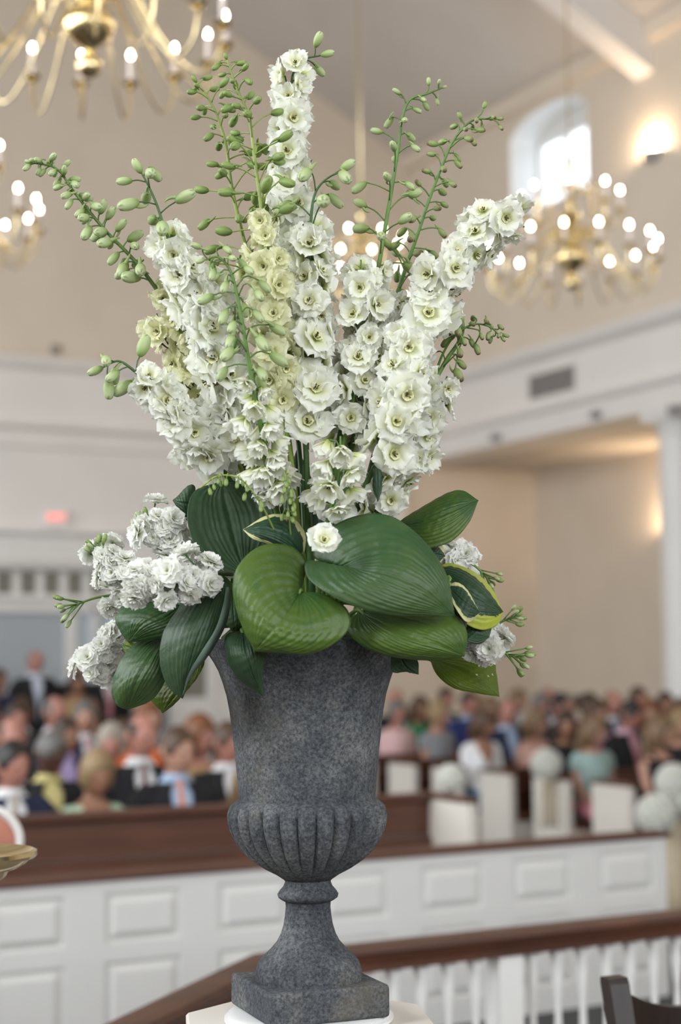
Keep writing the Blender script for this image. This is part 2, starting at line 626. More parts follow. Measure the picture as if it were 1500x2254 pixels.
def text_mesh(txt, size, depth, m_):
    cu = bpy.data.curves.new('lettering', 'FONT')
    cu.body = txt
    cu.size = size
    cu.extrude = depth
    cu.align_x = 'CENTER'
    cu.align_y = 'CENTER'
    o = bpy.data.objects.new('lettering', cu)
    COL.objects.link(o)
    bpy.context.view_layer.update()
    me = bpy.data.meshes.new_from_object(o.evaluated_get(bpy.context.evaluated_depsgraph_get()))
    bpy.data.objects.remove(o)
    me.materials.clear()
    me.materials.append(m_)
    return me


p = onY(122, 1140, 19.88)
s_ = empty('exit_sign', p, 'lit exit sign with red letters on the white gallery front', 'sign')
b = MB(); b.box(-.16, .16, -.05, .02, -.1, .1, .008)
b.build('housing', mat('sign_white', (0.8, 0.76, 0.74), 0.4), s_)
put('lettering', text_mesh('EXIT', .125, .003, emis('exit_red', (1.0, 0.16, 0.12), 1.6)), s_, Matrix.Translation((0, -.053, 0)) @ Matrix.Rotation(R(90), 4, 'X'))


# wall sconces: metal half bowls with warm lamps
def sconce(loc, lab, power, off=.06):
    s_ = empty('wall_sconce', loc, lab, 'sconce')
    b = MB()
    n = 14
    rings = []
    for j in range(8):
        a = R(90) * j / 7
        r, z = .125 * math.sin(a) + .002, -.13 * math.cos(a)
        rings.append([(-r * math.sin(math.pi * i / n), r * math.cos(math.pi * i / n) * 1.2, z) for i in range(n + 1)])
    b.loft(rings, closed=False, cap=False)
    o = b.build('bowl', M_fixture, s_, True)
    m_ = o.modifiers.new('thickness', 'SOLIDIFY'); m_.thickness = .004
    b = MB(); b.box(-.02, 0, -.06, .06, -.13, .02)
    b.build('back_plate', M_fixture, s_)
    b = MB(); b.lathe([(0, -.03), (.02, -.02), (.026, 0), (.02, .025), (0, .04)], 12, (-.055, 0, -.03))
    b.build('bulb', emis('sconce_bulb', (1.0, 0.72, 0.42), 25.0) if 'sconce_bulb' not in MATS else MATS['sconce_bulb'], s_, True)
    l = bpy.data.lights.new('sconce_light', 'POINT'); l.energy = power; l.color = (1.0, 0.74, 0.48); l.shadow_soft_size = .05
    lo = bpy.data.objects.new('sconce_light', l); COL.objects.link(lo)
    lo.parent = s_; lo.location = (-off, 0, 0.03)


sconce(onX(1440, 335, XR - .001), 'metal bowl wall sconce glowing warm high on the beige wall beside the arched window', 55)
sconce(onX(1488, 1160, 14.199), 'warm lit wall sconce on the aisle wall hidden behind the round column', 85)
# ------------------------------------------------------------------ panelled screen in front of the pews
def raised_panel(w_, h_, d=0.032):
    """raised and fielded panel facing -Y, lower-left corner at origin"""
    b = MB()
    m1, m2 = 0.012, 0.046
    vs, fs = [], []
    for (m, y) in ((0, 0), (0, -0.025), (m1, -0.010), (m2, -d), ):
        vs += [(m, y, m), (w_ - m, y, m), (w_ - m, y, h_ - m), (m, y, h_ - m)]
    for j in range(3):
        for k in range(4):
            k2 = (k + 1) % 4
            fs.append((j * 4 + k, j * 4 + k2, (j + 1) * 4 + k2, (j + 1) * 4 + k))
    fs.append((12, 13, 14, 15))
    vs += [(0, .02, 0), (w_, .02, 0), (w_, .02, h_), (0, .02, h_)]
    o = 16
    for k in range(4):
        k2 = (k + 1) % 4
        fs.append((o + k, o + k2, k2, k))
    fs.append((19, 18, 17, 16))
    b.add(vs, fs)
    return b


SY, STOP = 6.85, 0.86
SX1 = onY(1456, 1900, SY).x
scr = empty('pew_screen', (SX1, SY, 0), 'long white panelled screen with brown cap rail before the first pew', 'screen')
pitch = (SX1 - onY(1240, 1900, SY).x) / 1.19
pw = pitch * 0.66
npan = 14
xend = -pitch * npan - 0.1
b = MB()
b.box(xend, 0, 0.0, 0.05, 0, STOP - 0.03)
b.build('backing_board', M_screen, scr)
b = MB()
zr = [(0, 0.13), (0.475, 0.555), (STOP - 0.085, STOP - 0.03)]
for z0, z1 in zr:
    b.box(xend, 0, -0.042, 0, z0, z1)
b.build('rail', M_screen, scr)
me_hi = raised_panel(pw, 0.22).mesh('panel', M_screen, False)
me_lo = raised_panel(pw, 0.345).mesh('panel', M_screen, False)
stw = pitch - pw
for k in range(npan):
    x1 = -0.085 - k * pitch
    m_ = MB(); m_.box(x1, x1 + stw if k else 0, -0.042, 0, 0.13, 0.475)
    m_.box(x1, x1 + stw if k else 0, -0.042, 0, 0.555, STOP - 0.085)
    m_.build('stile', M_screen, scr)
    put('panel', me_hi, scr, Matrix.Translation((x1 - pw, -0.013, 0.555)))
    put('panel', me_lo, scr, Matrix.Translation((x1 - pw, -0.013, 0.13)))
b = MB(); b.box(xend, 0.03, -0.06, 0.09, STOP - 0.03, STOP, 0.008)
b.build('cap_rail', M_pewwood, scr)

# ------------------------------------------------------------------ pews
def pew(loc, x0, x1, top, lab, grp, open_end='L', empty_back=False):
    p = empty('church_pew', loc, lab, 'pew', grp)
    # local y = 0 is the back's rear face, the sitter faces -y
    def bd(name, y0, y1, z0, z1, m_, bev=0.0):
        q = MB(); q.box(x0, x1, y0, y1, z0, z1, bev); return q.build(name, m_, p)
    nb = 3
    h0 = 0.42
    for k in range(nb):
        za = h0 + (top - 0.04 - h0) * k / nb
        zb = h0 + (top - 0.04 - h0) * (k + 1) / nb
        q = MB()
        yf = -0.034 - 0.022 * (nb - 1 - k)
        q.prism([(yf, za + .004), (-0.012, za + .004), (-0.012, zb - .004), (yf + .006, zb - .004), (yf - .004, zb - .016)], 0, x0, x1)
        q.build('back_board', M_pewwood, p)
    bd('back_panel', -0.012, 0.012, 0.05, top - 0.04, M_cream)
    bd('cap_rail', -0.07, 0.03, top - 0.04, top, M_pewwood, 0.01)
    bd('seat', -0.46, -0.04, 0.42, 0.46, M_pewwood, 0.01)
    bd('seat_front', -0.44, -0.42, 0.0, 0.42, M_cream)
    for xe in (x0, x1):
        s_ = -1 if xe == x0 else 1
        xa, xb = (xe - 0.045, xe) if s_ < 0 else (xe, xe + 0.045)
        q = MB()
        q.box(xa, xb, -0.44, 0.03, 0, top - 0.03)
        e = q.build('end_panel', M_cream, p)
        q = MB()
        xo, xi = (xa - .008, xa) if s_ < 0 else (xb, xb + .008)
        for y0, y1, z0, z1 in ((-.44, .03, top - .1, top - .03), (-.44, .03, 0, .12), (-.44, -.37, .12, top - .1), (-.04, .03, .12, top - .1)):
            q.box(xo, xi, y0, y1, z0, z1)
        q.build('moulding', M_cream, e)
        q = MB(); q.box(xa - .015, xb + .015, -.46, .05, top - .03, top + .002, .008)
        q.build('end_cap', M_pewwood, p)
    return p


ORD = ['first', 'second', 'third', 'fourth', 'fifth', 'sixth', 'seventh', 'eighth', 'ninth', 'tenth', 'eleventh', 'twelfth', 'thirteenth']
LROW = [7.75 + 0.85 * k for k in range(11)]
for k, y in enumerate(LROW):
    lab = 'long empty wooden pew right behind the white panelled screen' if k == 0 else 'long wooden pew, %s row of guests behind the panelled screen' % ORD[k - 1]
    pew((0, y, 0), -1.6 + 0.0 * k, 4.72, 1.05 if k == 0 else 0.98, lab, 'pews behind the screen')
RXE = 7.8
RROW = [9.96 + 0.22 + 0.80 * k for k in range(12)]
for k, y in enumerate(RROW):
    pew((0, y, 0), RXE, 11.6, 0.84, 'cream-ended pew across the aisle, %s row from the chancel' % ORD[k], 'pews across the aisle')

# short cream pew-end block beside the first pew of the near block
# ------------------------------------------------------------------ communion rail
RY, RZ = 4.28, 0.94
XC = onY(588, 2082, RY).x
rail = empty('communion_rail', (XC, RY, 0.2), 'white turned-baluster communion rail with brown handrail and angled corner', 'railing')
H = RZ - 0.2


def hand_profile(p0, p1, d, ext0=None, ext1=None):
    pass


def handrail_mesh(pts):
    b = MB()
    prof = [(-.055, -.075), (.055, -.075), (.055, -.055), (.045, -.05), (.05, -.03), (.058, -.02), (.05, -.004), (.02, 0), (-.02, 0), (-.05, -.004), (-.058, -.02), (-.05, -.03), (-.045, -.05), (-.055, -.055)]
    rings = []
    for i, p in enumerate(pts):
        p = Vector(p)
        t0 = (Vector(pts[i]) - Vector(pts[i - 1])).normalized() if i else None
        t1 = (Vector(pts[i + 1]) - Vector(pts[i])).normalized() if i < len(pts) - 1 else None
        t = ((t0 or t1) + (t1 or t0)).normalized()
        n = Vector((t.y, -t.x, 0))
        k = 1.0 / max(.5, n.dot(Vector(((t1 or t0).y, -(t1 or t0).x, 0))))
        rings.append([p + n * (u * k) + Vector((0, 0, v_)) for u, v_ in prof])
    b.loft(rings)
    return b


dg = Vector((-1, -0.93, 0)).normalized()
far = Vector((9.0 - XC, 0, H))
near = dg * 3.0 + Vector((0, 0, H))
handrail_mesh([near, (0, 0, H), far]).build('handrail', M_brownwood, rail)
b = MB()
handr = handrail_mesh([near - Vector((0, 0, H - .14)), (0, 0, .14), far - Vector((0, 0, H - .14))])
handr.build('bottom_rail', M_baluster, rail)
bal = MB()
prof = [(.018, .06), (.018, .12), (.012, .13), (.016, .15), (.010, .18), (.013, .30), (.0135, .36), (.0105, .46), (.009, .49), (.014, .53), (.019, .58), (.017, .61), (.020, .63), (.020, H - .06)]
bal.lathe(prof, 12)
bal.box(-.018, .018, -.018, .018, .06, .12); bal.box(-.019, .019, -.019, .019, .635, H - .06)
me_bal = bal.mesh('baluster', M_baluster, True, 35)
xn = onY(1114, 2060, RY).x - XC
step = .0985
x = xn - step * 9.2
k = 0
while x < 6.6:
    if abs(x - xn) < step * .5 or abs(x - xn - step * 14) < step * .5:
        q = MB(); q.box(-.045, .045, -.045, .045, 0, H - .06, .006)
        o = q.build('newel_post', M_baluster, rail); o.location = (x, 0, 0)
    elif x > .08:
        put('baluster', me_bal, rail, Matrix.Translation((x, 0, 0)))
    x += step if not (abs(x - xn) < step * .5 or abs(x + step - xn) < step * .5) else step * 1.1
s_ = .1
while s_ < 2.9:
    put('baluster', me_bal, rail, Matrix.Translation(dg * s_))
    s_ += .0985
q = MB(); q.box(-.06, .06, -.06, .06, 0, H - .06, .006)
q.build('newel_post', M_baluster, rail)

# ------------------------------------------------------------------ dark chair at the right edge
M_chair = wood('dark_chair_wood', (0.009, 0.005, 0.0035), (0.022, 0.011, 0.007), 0.45, 3, 2)
M_chairseat = mat('black_leather_seat', (0.012, 0.011, 0.011), 0.45, var=.2, scale=30)
tip = P(1352, 2150, 3.0)
ch = empty('wooden_chair', (tip.x, tip.y, 0.2), 'dark wooden chair with curved back rail beside the communion rail', 'chair')
ch.rotation_euler = (0, 0, -YAW + R(22))
hz = tip.z - 0.2
# local: left post at the origin, seat towards -y (sitter faces the camera side)
for sx in (0, .42):
    b = MB()
    lean = lambda z: 0.02 + 0.10 * max(0, (z - .42) / .5) ** 1.3
    rings = []
    for z in (0, .2, .42, .6, .75, hz - .01, hz):
        y = lean(z) - lean(hz)
        t_ = .018 if z < hz else .014
        wx = .019 if z < hz - .02 else .021
        rings.append([(sx - wx, y - t_, z), (sx + wx, y - t_, z), (sx + wx, y + t_, z), (sx - wx, y + t_, z)])
    b.loft(rings)
    b.build('back_post', M_chair, ch)
    b = MB(); b.loft([[(sx - .018, -.45 - .018, z), (sx + .018, -.45 - .018, z), (sx + .018, -.45 + .018, z), (sx - .018, -.45 + .018, z)] for z in (0, .2, .42)])
    b.build('front_leg', M_chair, ch)
for j, (zc, hh) in enumerate(((hz - .085, .075), (hz - .25, .04))):
    b = MB(); rings = []
    for i in range(13):
        t_ = i / 12
        x = .018 + .384 * t_
        y = .075 * math.sin(math.pi * t_) - .012
        zz = zc - (.055 if j == 0 else .02) * math.sin(math.pi * t_) * 1.0
        rings.append([(x, y - .012, zz - hh), (x, y + .012, zz - hh), (x, y + .012, zz + hh * .75), (x, y - .012, zz + hh * .75)])
    b.loft(rings)
    b.build('back_rail', M_chair, ch, True, 40)
b = MB(); b.box(-.02, .44, -.49, -.03, .41, .455, .012)
b.build('seat', M_chairseat, ch, True, 40)
for y0 in (-.45, -.10):
    b = MB(); b.box(.018, .402, y0 - .01, y0 + .01, .18, .205)
    b.build('stretcher', M_chair, ch)

# ------------------------------------------------------------------ brass bowl on a stem and arched chair at the left edge
bp = P(-62, 1866, 2.55)
brs = empty('brass_bowl_stand', (bp.x, bp.y, 0.2), 'polished brass bowl with moulded rim on a tall turned stem', 'stand')
z0 = bp.z - 0.2
b = MB()
b.lathe([(.098, z0 - .004), (.103, z0 - .006), (.104, z0 - .012), (.100, z0 - .017), (.092, z0 - .019), (.085, z0 - .026), (.070, z0 - .034), (.058, z0 - .037),
         (.054, z0 - .046), (.040, z0 - .056), (.028, z0 - .066), (.02, z0 - .082)][::-1] + [(.09, z0 - .010), (.06, z0 - .020), (0.0, z0 - .03)], 48)
b.build('bowl', M_brass, brs, True, 30)
b = MB()
b.lathe([(.02, z0 - .082), (.028, z0 - .09), (.028, z0 - .10), (.016, z0 - .115), (.013, z0 - .3), (.022, z0 - .33), (.014, z0 - .36), (.014, .22), (.024, .18), (.016, .14)], 24)
b.build('stem', M_brass, brs, True, 40)
b = MB(); b.lathe([(.15, 0), (.15, .015), (.12, .03), (.06, .06), (.03, .11), (.016, .14)], 36)
b.build('foot', M_brass, brs, True, 40)

cp = P(-60, 1850, 4.3)
ac = empty('oval_back_chair', (cp.x, cp.y, 0.0), 'white-framed chair with small oval back upholstered in salmon fabric', 'chair')
ac.rotation_euler = (0, 0, -YAW + R(190))
M_salmon = mat('salmon_upholstery', (0.42, 0.165, 0.115), 0.85, var=.04, scale=40)
oz = cp.z


def oval(k, y, n=40):
    return [((.135 - k) * math.cos(2 * math.pi * i / n), y, oz + (.106 - k) * math.sin(2 * math.pi * i / n)) for i in range(n)]


b = MB()
b.loft([oval(0, .004), oval(-.002, .022), oval(0, .04), oval(.010, .046), oval(.020, .04), oval(.021, .022), oval(.020, .004), oval(.010, -.002), oval(0, .004)], closed=True, cap=False)
b.build('back_frame', M_white, ac, True, 60)
for sg in (-1, 1):
    b = MB()
    b.loft([oval(.019, .022 + sg * .001), oval(.020, .022 + sg * .014), oval(.04, .022 + sg * .026), oval(.09, .022 + sg * .032)], closed=True)
    b.build('back_cushion', M_salmon, ac, True, 50)
for zc in (oz - .20, oz - .32):
    b = MB(); b.box(-.05, .05, .012, .032, zc - .012, zc + .012, .004)
    b.build('back_rail', M_white, ac)
for sx in (-.05, .05):
    b = MB(); b.tube([(sx * 1.05, .02, .38), (sx * 1.2, .024, oz - .2), (sx, .022, oz - .09)], [.018, .015, .013], 10)
    b.build('back_support', M_white, ac, True)
b = MB(); b.box(-.26, .26, -.5, .03, .36, .41, .01)
b.build('seat_frame', M_white, ac, True, 40)
b = MB(); b.box(-.25, .25, -.49, -.0, .41, .47, .025)
b.build('seat_cushion', M_salmon, ac, True, 40)
for sx in (-.23, .23):
    for yy in (-.46, .0):
        b = MB(); b.lathe([(.014, 0), (.018, .05), (.026, .3), (.03, .36)], 12, (sx, yy, 0))
        b.build('leg', M_white, ac, True, 40)

# ------------------------------------------------------------------ chandeliers
M_candle = mat('candle_sleeve', (0.78, 0.70, 0.68), 0.4)
M_bulb = emis('candle_bulb', (1.0, 0.80, 0.52), BULB)
CH_PARTS = {}


def chandelier_meshes():
    q = MB()
    q.lathe([(0, 0), (.02, .004), (.045, .02), (.062, .05), (.058, .085), (.035, .115), (.022, .13), (.03, .145), (.06, .165), (.105, .20), (.125, .25), (.115, .30),
             (.07, .34), (.04, .36), (.06, .38), (.062, .40), (.035, .43), (.03, .50), (.055, .53), (.075, .57), (.06, .62), (.03, .65), (.026, .74), (.05, .77), (.055, .80), (.03, .85), (.022, .95), (.035, .98), (.02, 1.02), (.01, 1.04)], 28)
    CH_PARTS['body'] = q.mesh('chandelier_body', M_brass, True, 40)
    for nm, Rr, zc, zs in (('lo', .64, .20, .42), ('hi', .37, .60, .78)):
        pts = catmull([(.04, 0, zs - .02), (.12, 0, zs + .05), (.22, 0, zs - .02), (Rr * .58, 0, zc - .06), (Rr * .80, 0, zc - .205 if nm == 'lo' else zc - .13), (Rr * .95, 0, zc - .15 if nm == 'lo' else zc - .10), (Rr, 0, zc)], 26)
        q = MB(); q.tube(pts, [.0068] * 26, 8)
        pt2 = catmull([(.12, 0, zs + .05), (.15, 0, zs + .0), (.11, 0, zs - .03), (.09, 0, zs)], 10)
        q.tube(pt2, .006, 6)
        CH_PARTS['arm_' + nm] = q.mesh('arm', M_brass, True)
        q = MB(); q.lathe([(.008, -.03), (.02, -.022), (.012, -.012), (.036, -.002), (.045, .010), (.040, .012), (.02, .008), (.018, .025), (0.0, .025)], 18)
        CH_PARTS['cup'] = q.mesh('drip_cup', M_brass, True, 40)
    q = MB(); q.lathe([(.0135, .008), (.0135, .135), (.008, .138), (0, .138)], 12)
    CH_PARTS['candle'] = q.mesh('candle_sleeve', M_candle, True, 40)
    q = MB(); q.lathe([(.005, .136), (.009, .143), (.0105, .152), (.0085, .164), (.003, .175), (0, .178)], 10)
    CH_PARTS['bulb'] = q.mesh('bulb', M_bulb, True)


chandelier_meshes()


def chandelier(px, py, d, spin, lab):
    p = P(px, py, d)
    c = empty('chandelier', p, lab, 'chandelier', 'brass chandeliers')
    put('body', CH_PARTS['body'], c)
    zc = EAVE + (min(XR - p.x, p.x - XL)) * PITCHT - p.z
    q = MB(); q.tube([(0, 0, 1.03), (0, 0, zc)], .007, 8)
    q.lathe([(.0, zc - .1), (.03, zc - .09), (.07, zc - .03), (.08, zc)], 16)
    q.build('hanging_rod', M_brass, c, True, 40)
    for nm, n, Rr, zc_ in (('lo', 16, .64, .20), ('hi', 8, .37, .60)):
        for k in range(n):
            a = 2 * math.pi * (k + spin) / n
            arm = put('arm', CH_PARTS['arm_' + nm], c, Matrix.Rotation(a, 4, 'Z'))
            Mx = Matrix.Translation((Rr, 0, zc_))
            put('drip_cup', CH_PARTS['cup'], arm, Mx)
            put('candle', CH_PARTS['candle'], arm, Mx)
            put('bulb', CH_PARTS['bulb'], arm, Mx)
    return c


chandelier(196, 172, 7.4, .3, 'large polished brass candle chandelier hanging right over the first pews, before the gallery front')
chandelier(1262, 640, 12.0, .15, 'brass candle chandelier hanging in front of the arched window and warm sconce')
chandelier(-128, 560, 10.6, .5, 'brass candle chandelier hanging over the pews between the exit sign and the largest chandelier')
chandelier(797, 716, 13.65, .0, 'brass candle chandelier hanging farthest from the chancel, beyond the tall white flowers')
# ------------------------------------------------------------------ wedding guests
def ell_ring(cx, cy, z, rx, ry, n=20, a0=0.0):
    return [(cx + rx * math.sin(a), cy - ry * math.cos(a), z) for a in [a0 + (2 * math.pi - 2 * a0) * k / (n if a0 == 0 else n - 1) for k in range(n)]]


def head_pts(n=24, m=18):
    """deformed ball, facing -Y, centre at the origin"""
    rings = []
    for j in range(m + 1):
        ph = -math.pi / 2 + math.pi * j / m
        ring = []
        for k in range(n):
            th = 2 * math.pi * k / n
            x, y, z = math.cos(ph) * math.sin(th), -math.cos(ph) * math.cos(th), math.sin(ph)
            jaw = max(0, -z)
            X = .075 * x * (1 - .28 * jaw ** 1.5)
            Y = .096 * y * (1 - .10 * jaw) + (.0 if y > 0 else -.004 * jaw)
            if y > 0:
                Y += -.02 * jaw * y
            Z = .118 * z
            if y < -.3:
                fx = abs(x)
                nose = math.exp(-(fx / .16) ** 2) * math.exp(-((z + .10) / .16) ** 2)
                Y -= .022 * nose
                brow = math.exp(-((z - .17) / .09) ** 2) * (1 if fx < .6 else .3)
                Y -= .005 * brow
                sock = math.exp(-((fx - .36) / .16) ** 2) * math.exp(-((z - .03) / .09) ** 2)
                Y += .010 * sock
                lip = math.exp(-(fx / .25) ** 2) * math.exp(-((z + .44) / .06) ** 2)
                Y -= .006 * lip
                chin = math.exp(-(fx / .3) ** 2) * math.exp(-((z + .80) / .14) ** 2)
                Y -= .008 * chin
            ring.append((X, Y, Z))
        rings.append(ring)
    return rings


TORSO = {'m': [(.47, .0, .165, .12), (.53, .0, .175, .135), (.62, .0, .165, .125), (.74, -.005, .155, .115), (.88, -.005, .178, .125), (.98, .0, .192, .112), (1.03, .0, .172, .092), (1.07, .005, .10, .07), (1.10, .005, .062, .06)],
         'f': [(.47, .0, .175, .13), (.53, .0, .182, .14), (.62, .0, .160, .12), (.72, -.0, .130, .10), (.84, -.012, .150, .122), (.93, -.008, .158, .108), (.99, .0, .162, .088), (1.03, .005, .12, .07), (1.07, .005, .055, .055)]}
ARM = {'m': [(.175, .0, 1.0), (.195, .0, .93), (.196, -.05, .75), (.165, -.18, .66), (.09, -.29, .625)],
       'f': [(.148, .0, .975), (.162, .0, .91), (.166, -.05, .74), (.145, -.16, .65), (.08, -.28, .62)]}
ARMR = {'m': [.062, .056, .046, .042, .029], 'f': [.047, .043, .037, .033, .023]}


def body_mesh(sex, yaw, pitch, standing, me_mat):
    b = MB()
    T = TORSO[sex]
    lift = .40 if standing else 0.0
    b.loft([ell_ring(0, cy, z + lift, rx, ry) for z, cy, rx, ry in T])
    nz = T[-1][0]
    b.tube([(0, .008, nz - .04 + lift), (0, 0, nz + .03 + lift), (0, -.006, nz + .10 + lift)], [.058 if sex == 'm' else .05] * 3, 12)
    HM = head_matrix(sex, yaw, pitch, standing)
    for_h = head_pts()
    b.loft([[tuple(HM @ Vector(p)) for p in r] for r in for_h])
    for s in (-1, 1):
        e = [(s * .074, .012, -.03), (s * .083, .018, .0), (s * .080, .02, .03)]
        b.tube([HM @ Vector(p) for p in e], [.012, .018, .012], 8)
        if standing:
            ap = [(s * .175, 0, 1.0), (s * .225, .0, .92), (s * .245, .01, .74), (s * .24, -.04, .60), (s * .235, -.07, .49)]
        else:
            ap = [(s * x, y, z) for x, y, z in ARM[sex]]
        ap = [Vector(p) + Vector((0, 0, lift)) for p in ap]
        b.tube(catmull(ap, 14), list(np.interp(np.linspace(0, 1, 14), np.linspace(0, 1, 5), ARMR[sex])), 12)
        w_, d_ = ap[-1], (ap[-1] - ap[-2]).normalized()
        side = Vector((s, 0, 0)) - d_ * d_.x * s
        side.normalize()
        palm = w_ + d_ * .05
        b.tube([w_, w_ + d_ * .03, w_ + d_ * .085], [.026, .034, .034], 10)
        for q, ln in enumerate((.06, .075, .07, .052)):
            f0 = w_ + d_ * .075 + side * (-.027 + .018 * q)
            b.tube([f0, f0 + d_ * ln * .55 + Vector((0, 0, -.004)), f0 + d_ * ln + Vector((0, 0, -.016))], [.0085, .0085, .007], 6)
        th0 = w_ + d_ * .025 - side * .028
        b.tube([th0, th0 + d_ * .03 - side * .018, th0 + d_ * .055 - side * .02], [.012, .011, .008], 6)
        if standing:
            b.tube([(s * .09, 0, .92), (s * .10, -.005, .52), (s * .10, .01, .10)], [.085, .062, .042], 12)
            b.tube([(s * .10, .05, .06), (s * .10, -.06, .05), (s * .105, -.16, .035)], [.04, .042, .028], 10)
        else:
            b.tube([(s * .09, .0, .535), (s * .105, -.22, .535), (s * .11, -.40, .50)], [.088, .08, .062], 12)
            b.tube([(s * .11, -.40, .50), (s * .11, -.36, .30), (s * .11, -.29, .09)], [.062, .056, .04], 12)
            b.tube([(s * .11, -.24, .05), (s * .11, -.34, .045), (s * .115, -.46, .03)], [.038, .04, .027], 10)
    me = b.mesh('person_body', me_mat)
    o = bpy.data.objects.new('tmp', me)
    COL.objects.link(o)
    r = o.modifiers.new('r', 'REMESH'); r.mode = 'VOXEL'; r.voxel_size = .0095; r.use_smooth_shade = True
    sm = o.modifiers.new('s', 'SMOOTH'); sm.factor = .5; sm.iterations = 3
    bpy.context.view_layer.update()
    out = bpy.data.meshes.new_from_object(o.evaluated_get(bpy.context.evaluated_depsgraph_get()))
    bpy.data.objects.remove(o)
    return out


def head_matrix(sex, yaw, pitch, standing):
    z = {'m': 1.245, 'f': 1.205}[sex] + (.40 if standing else 0)
    return Matrix.Translation((0, -.015 - .0022 * max(0, pitch), z)) @ Matrix.Rotation(R(yaw), 4, 'Z') @ Matrix.Rotation(R(pitch), 4, 'X') @ Matrix.Scale(1.06, 4)


SKIN = {}


def skin(tone):
    c = {'fair': (0.44, 0.24, 0.17), 'rosy': (0.41, 0.185, 0.14), 'tan': (0.31, 0.155, 0.095), 'dark': (0.075, 0.032, 0.02)}[tone]
    return mat('skin_' + tone, c, 0.5, var=.05, scale=30)


BODY = {}


def get_body(sex, yaw, pitch, standing):
    k = (sex, yaw, pitch, standing)
    if k not in BODY:
        BODY[k] = body_mesh(sex, yaw, pitch, standing, skin('fair'))
    return BODY[k]


def hair_mesh(style):
    n, m = 30, 22
    b = MB()
    rnd = random.Random(hash(style) % 1000 if False else len(style))
    rings = []
    for j in range(m + 1):
        ph = -math.pi / 2 + math.pi * j / m
        ring = []
        for k in range(n):
            th = 2 * math.pi * k / n
            x, y, z = math.cos(ph) * math.sin(th), -math.cos(ph) * math.cos(th), math.sin(ph)
            face = Vector((x, y, z)).dot(Vector((0, -.93, -.36)))
            th_in = {'short': .56, 'receding': .30, 'bob': .62, 'long': .62, 'updo': .60, 'grey_wave': .58}[style]
            inside = face > th_in
            low = {'short': -.35, 'receding': -.30, 'bob': -.95, 'long': -1.1, 'updo': -.42, 'grey_wave': -.5}[style]
            if z < low:
                inside = True
            if style in ('short', 'receding') and abs(x) > .75 and z < -.02 and y < .25:
                inside = True
            if style == 'receding' and z > .62 and y < .3:
                inside = True
            r = .90 if inside else {'short': 1.11, 'receding': 1.07, 'bob': 1.22, 'long': 1.20, 'updo': 1.13, 'grey_wave': 1.19}[style]
            if not inside:
                r += .022 * math.sin(th * 7 + j * .9) * math.cos(ph) + .012 * math.sin(th * 13 - j * 1.7)
            ring.append((.077 * r * x, .098 * r * y + .004, .119 * r * z))
        rings.append(ring)
    b.loft(rings)
    if style in ('long', 'bob'):
        bot = -.30 if style == 'long' else -.16
        rr = []
        for i in range(8):
            t = i / 7
            z = .02 + (bot - .02) * t
            hw_ = .088 + (.02 * math.sin(t * 2.6)) * (1 if style == 'long' else .6)
            if t > .85:
                hw_ *= .86
            ring = []
            for k in range(22):
                a = 2 * math.pi * k / 22
                ring.append((hw_ * math.cos(a) * (1 + .05 * math.sin(5 * a + i)), .055 + (.045 - .01 * t) * math.sin(a) + .03 * (1 - t), z))
            rr.append(ring)
        b.loft(rr)
    if style == 'updo':
        b.lathe([(0, -.055), (.03, -.05), (.05, -.02), (.055, .01), (.045, .04), (.02, .055), (0, .058)], 14, (0, .105, .035), flute=lambda j, th: 1 + .06 * math.sin(5 * th + j))
    return b


HAIR = {}


def hair_obj(style, colname, parent, HM):
    c = {'black': (0.012, 0.009, 0.008), 'dark': (0.035, 0.019, 0.011), 'brown': (0.068, 0.034, 0.017), 'light': (0.15, 0.09, 0.044), 'blond': (0.26, 0.175, 0.085), 'grey': (0.12, 0.115, 0.11), 'white': (0.33, 0.29, 0.24), 'auburn': (0.17, 0.06, 0.02)}[colname]
    m_ = mat('hair_' + colname, c, 0.55, var=.22, scale=45, detail=3)
    k = (style, colname)
    if k not in HAIR:
        HAIR[k] = hair_mesh(style).mesh('hair', m_, True)
    put('hair', HAIR[k], parent, HM)


eyeb = MB(); eyeb.lathe([(0, -.011), (.008, -.008), (.011, 0), (.008, .008), (0, .011)], 10)
EYE = eyeb.mesh('eye', mat('eye_dark', (0.03, 0.022, 0.018), 0.2), True)
lipb = MB(); lipb.tube([(-.022, .006, 0), (-.01, -.001, .001), (0, -.002, 0), (.01, -.001, .001), (.022, .006, 0)], [.002, .005, .006, .005, .002], 8)
LIPS = lipb.mesh('lips', mat('lip_rose', (0.36, 0.11, 0.10), 0.4), True)
CLOTH = {}


def cloth_mat(c):
    return mat('cloth_%d_%d_%d' % tuple(int(v * 1000) for v in c), c, 0.85, var=.08, scale=60, bump=.1, bscale=200)


def torso_loft(sex, infl, z0, z1, a_of=None, n=24, lift=0.0, steps=12):
    T = TORSO[sex]
    zz = [t[0] for t in T]
    b = MB()
    rings = []
    for i in range(steps):
        z = z0 + (z1 - z0) * i / (steps - 1)
        cy = np.interp(z, zz, [t[1] for t in T]); rx = np.interp(z, zz, [t[2] for t in T]); ry = np.interp(z, zz, [t[3] for t in T])
        a = a_of(z) if a_of else 0.0
        rings.append([(x, y, zq + lift) for x, y, zq in ell_ring(0, cy, z, rx + infl, ry + infl, n, a if a_of else 0.0)])
    b.loft(rings, closed=not a_of, cap=False)
    return b, rings


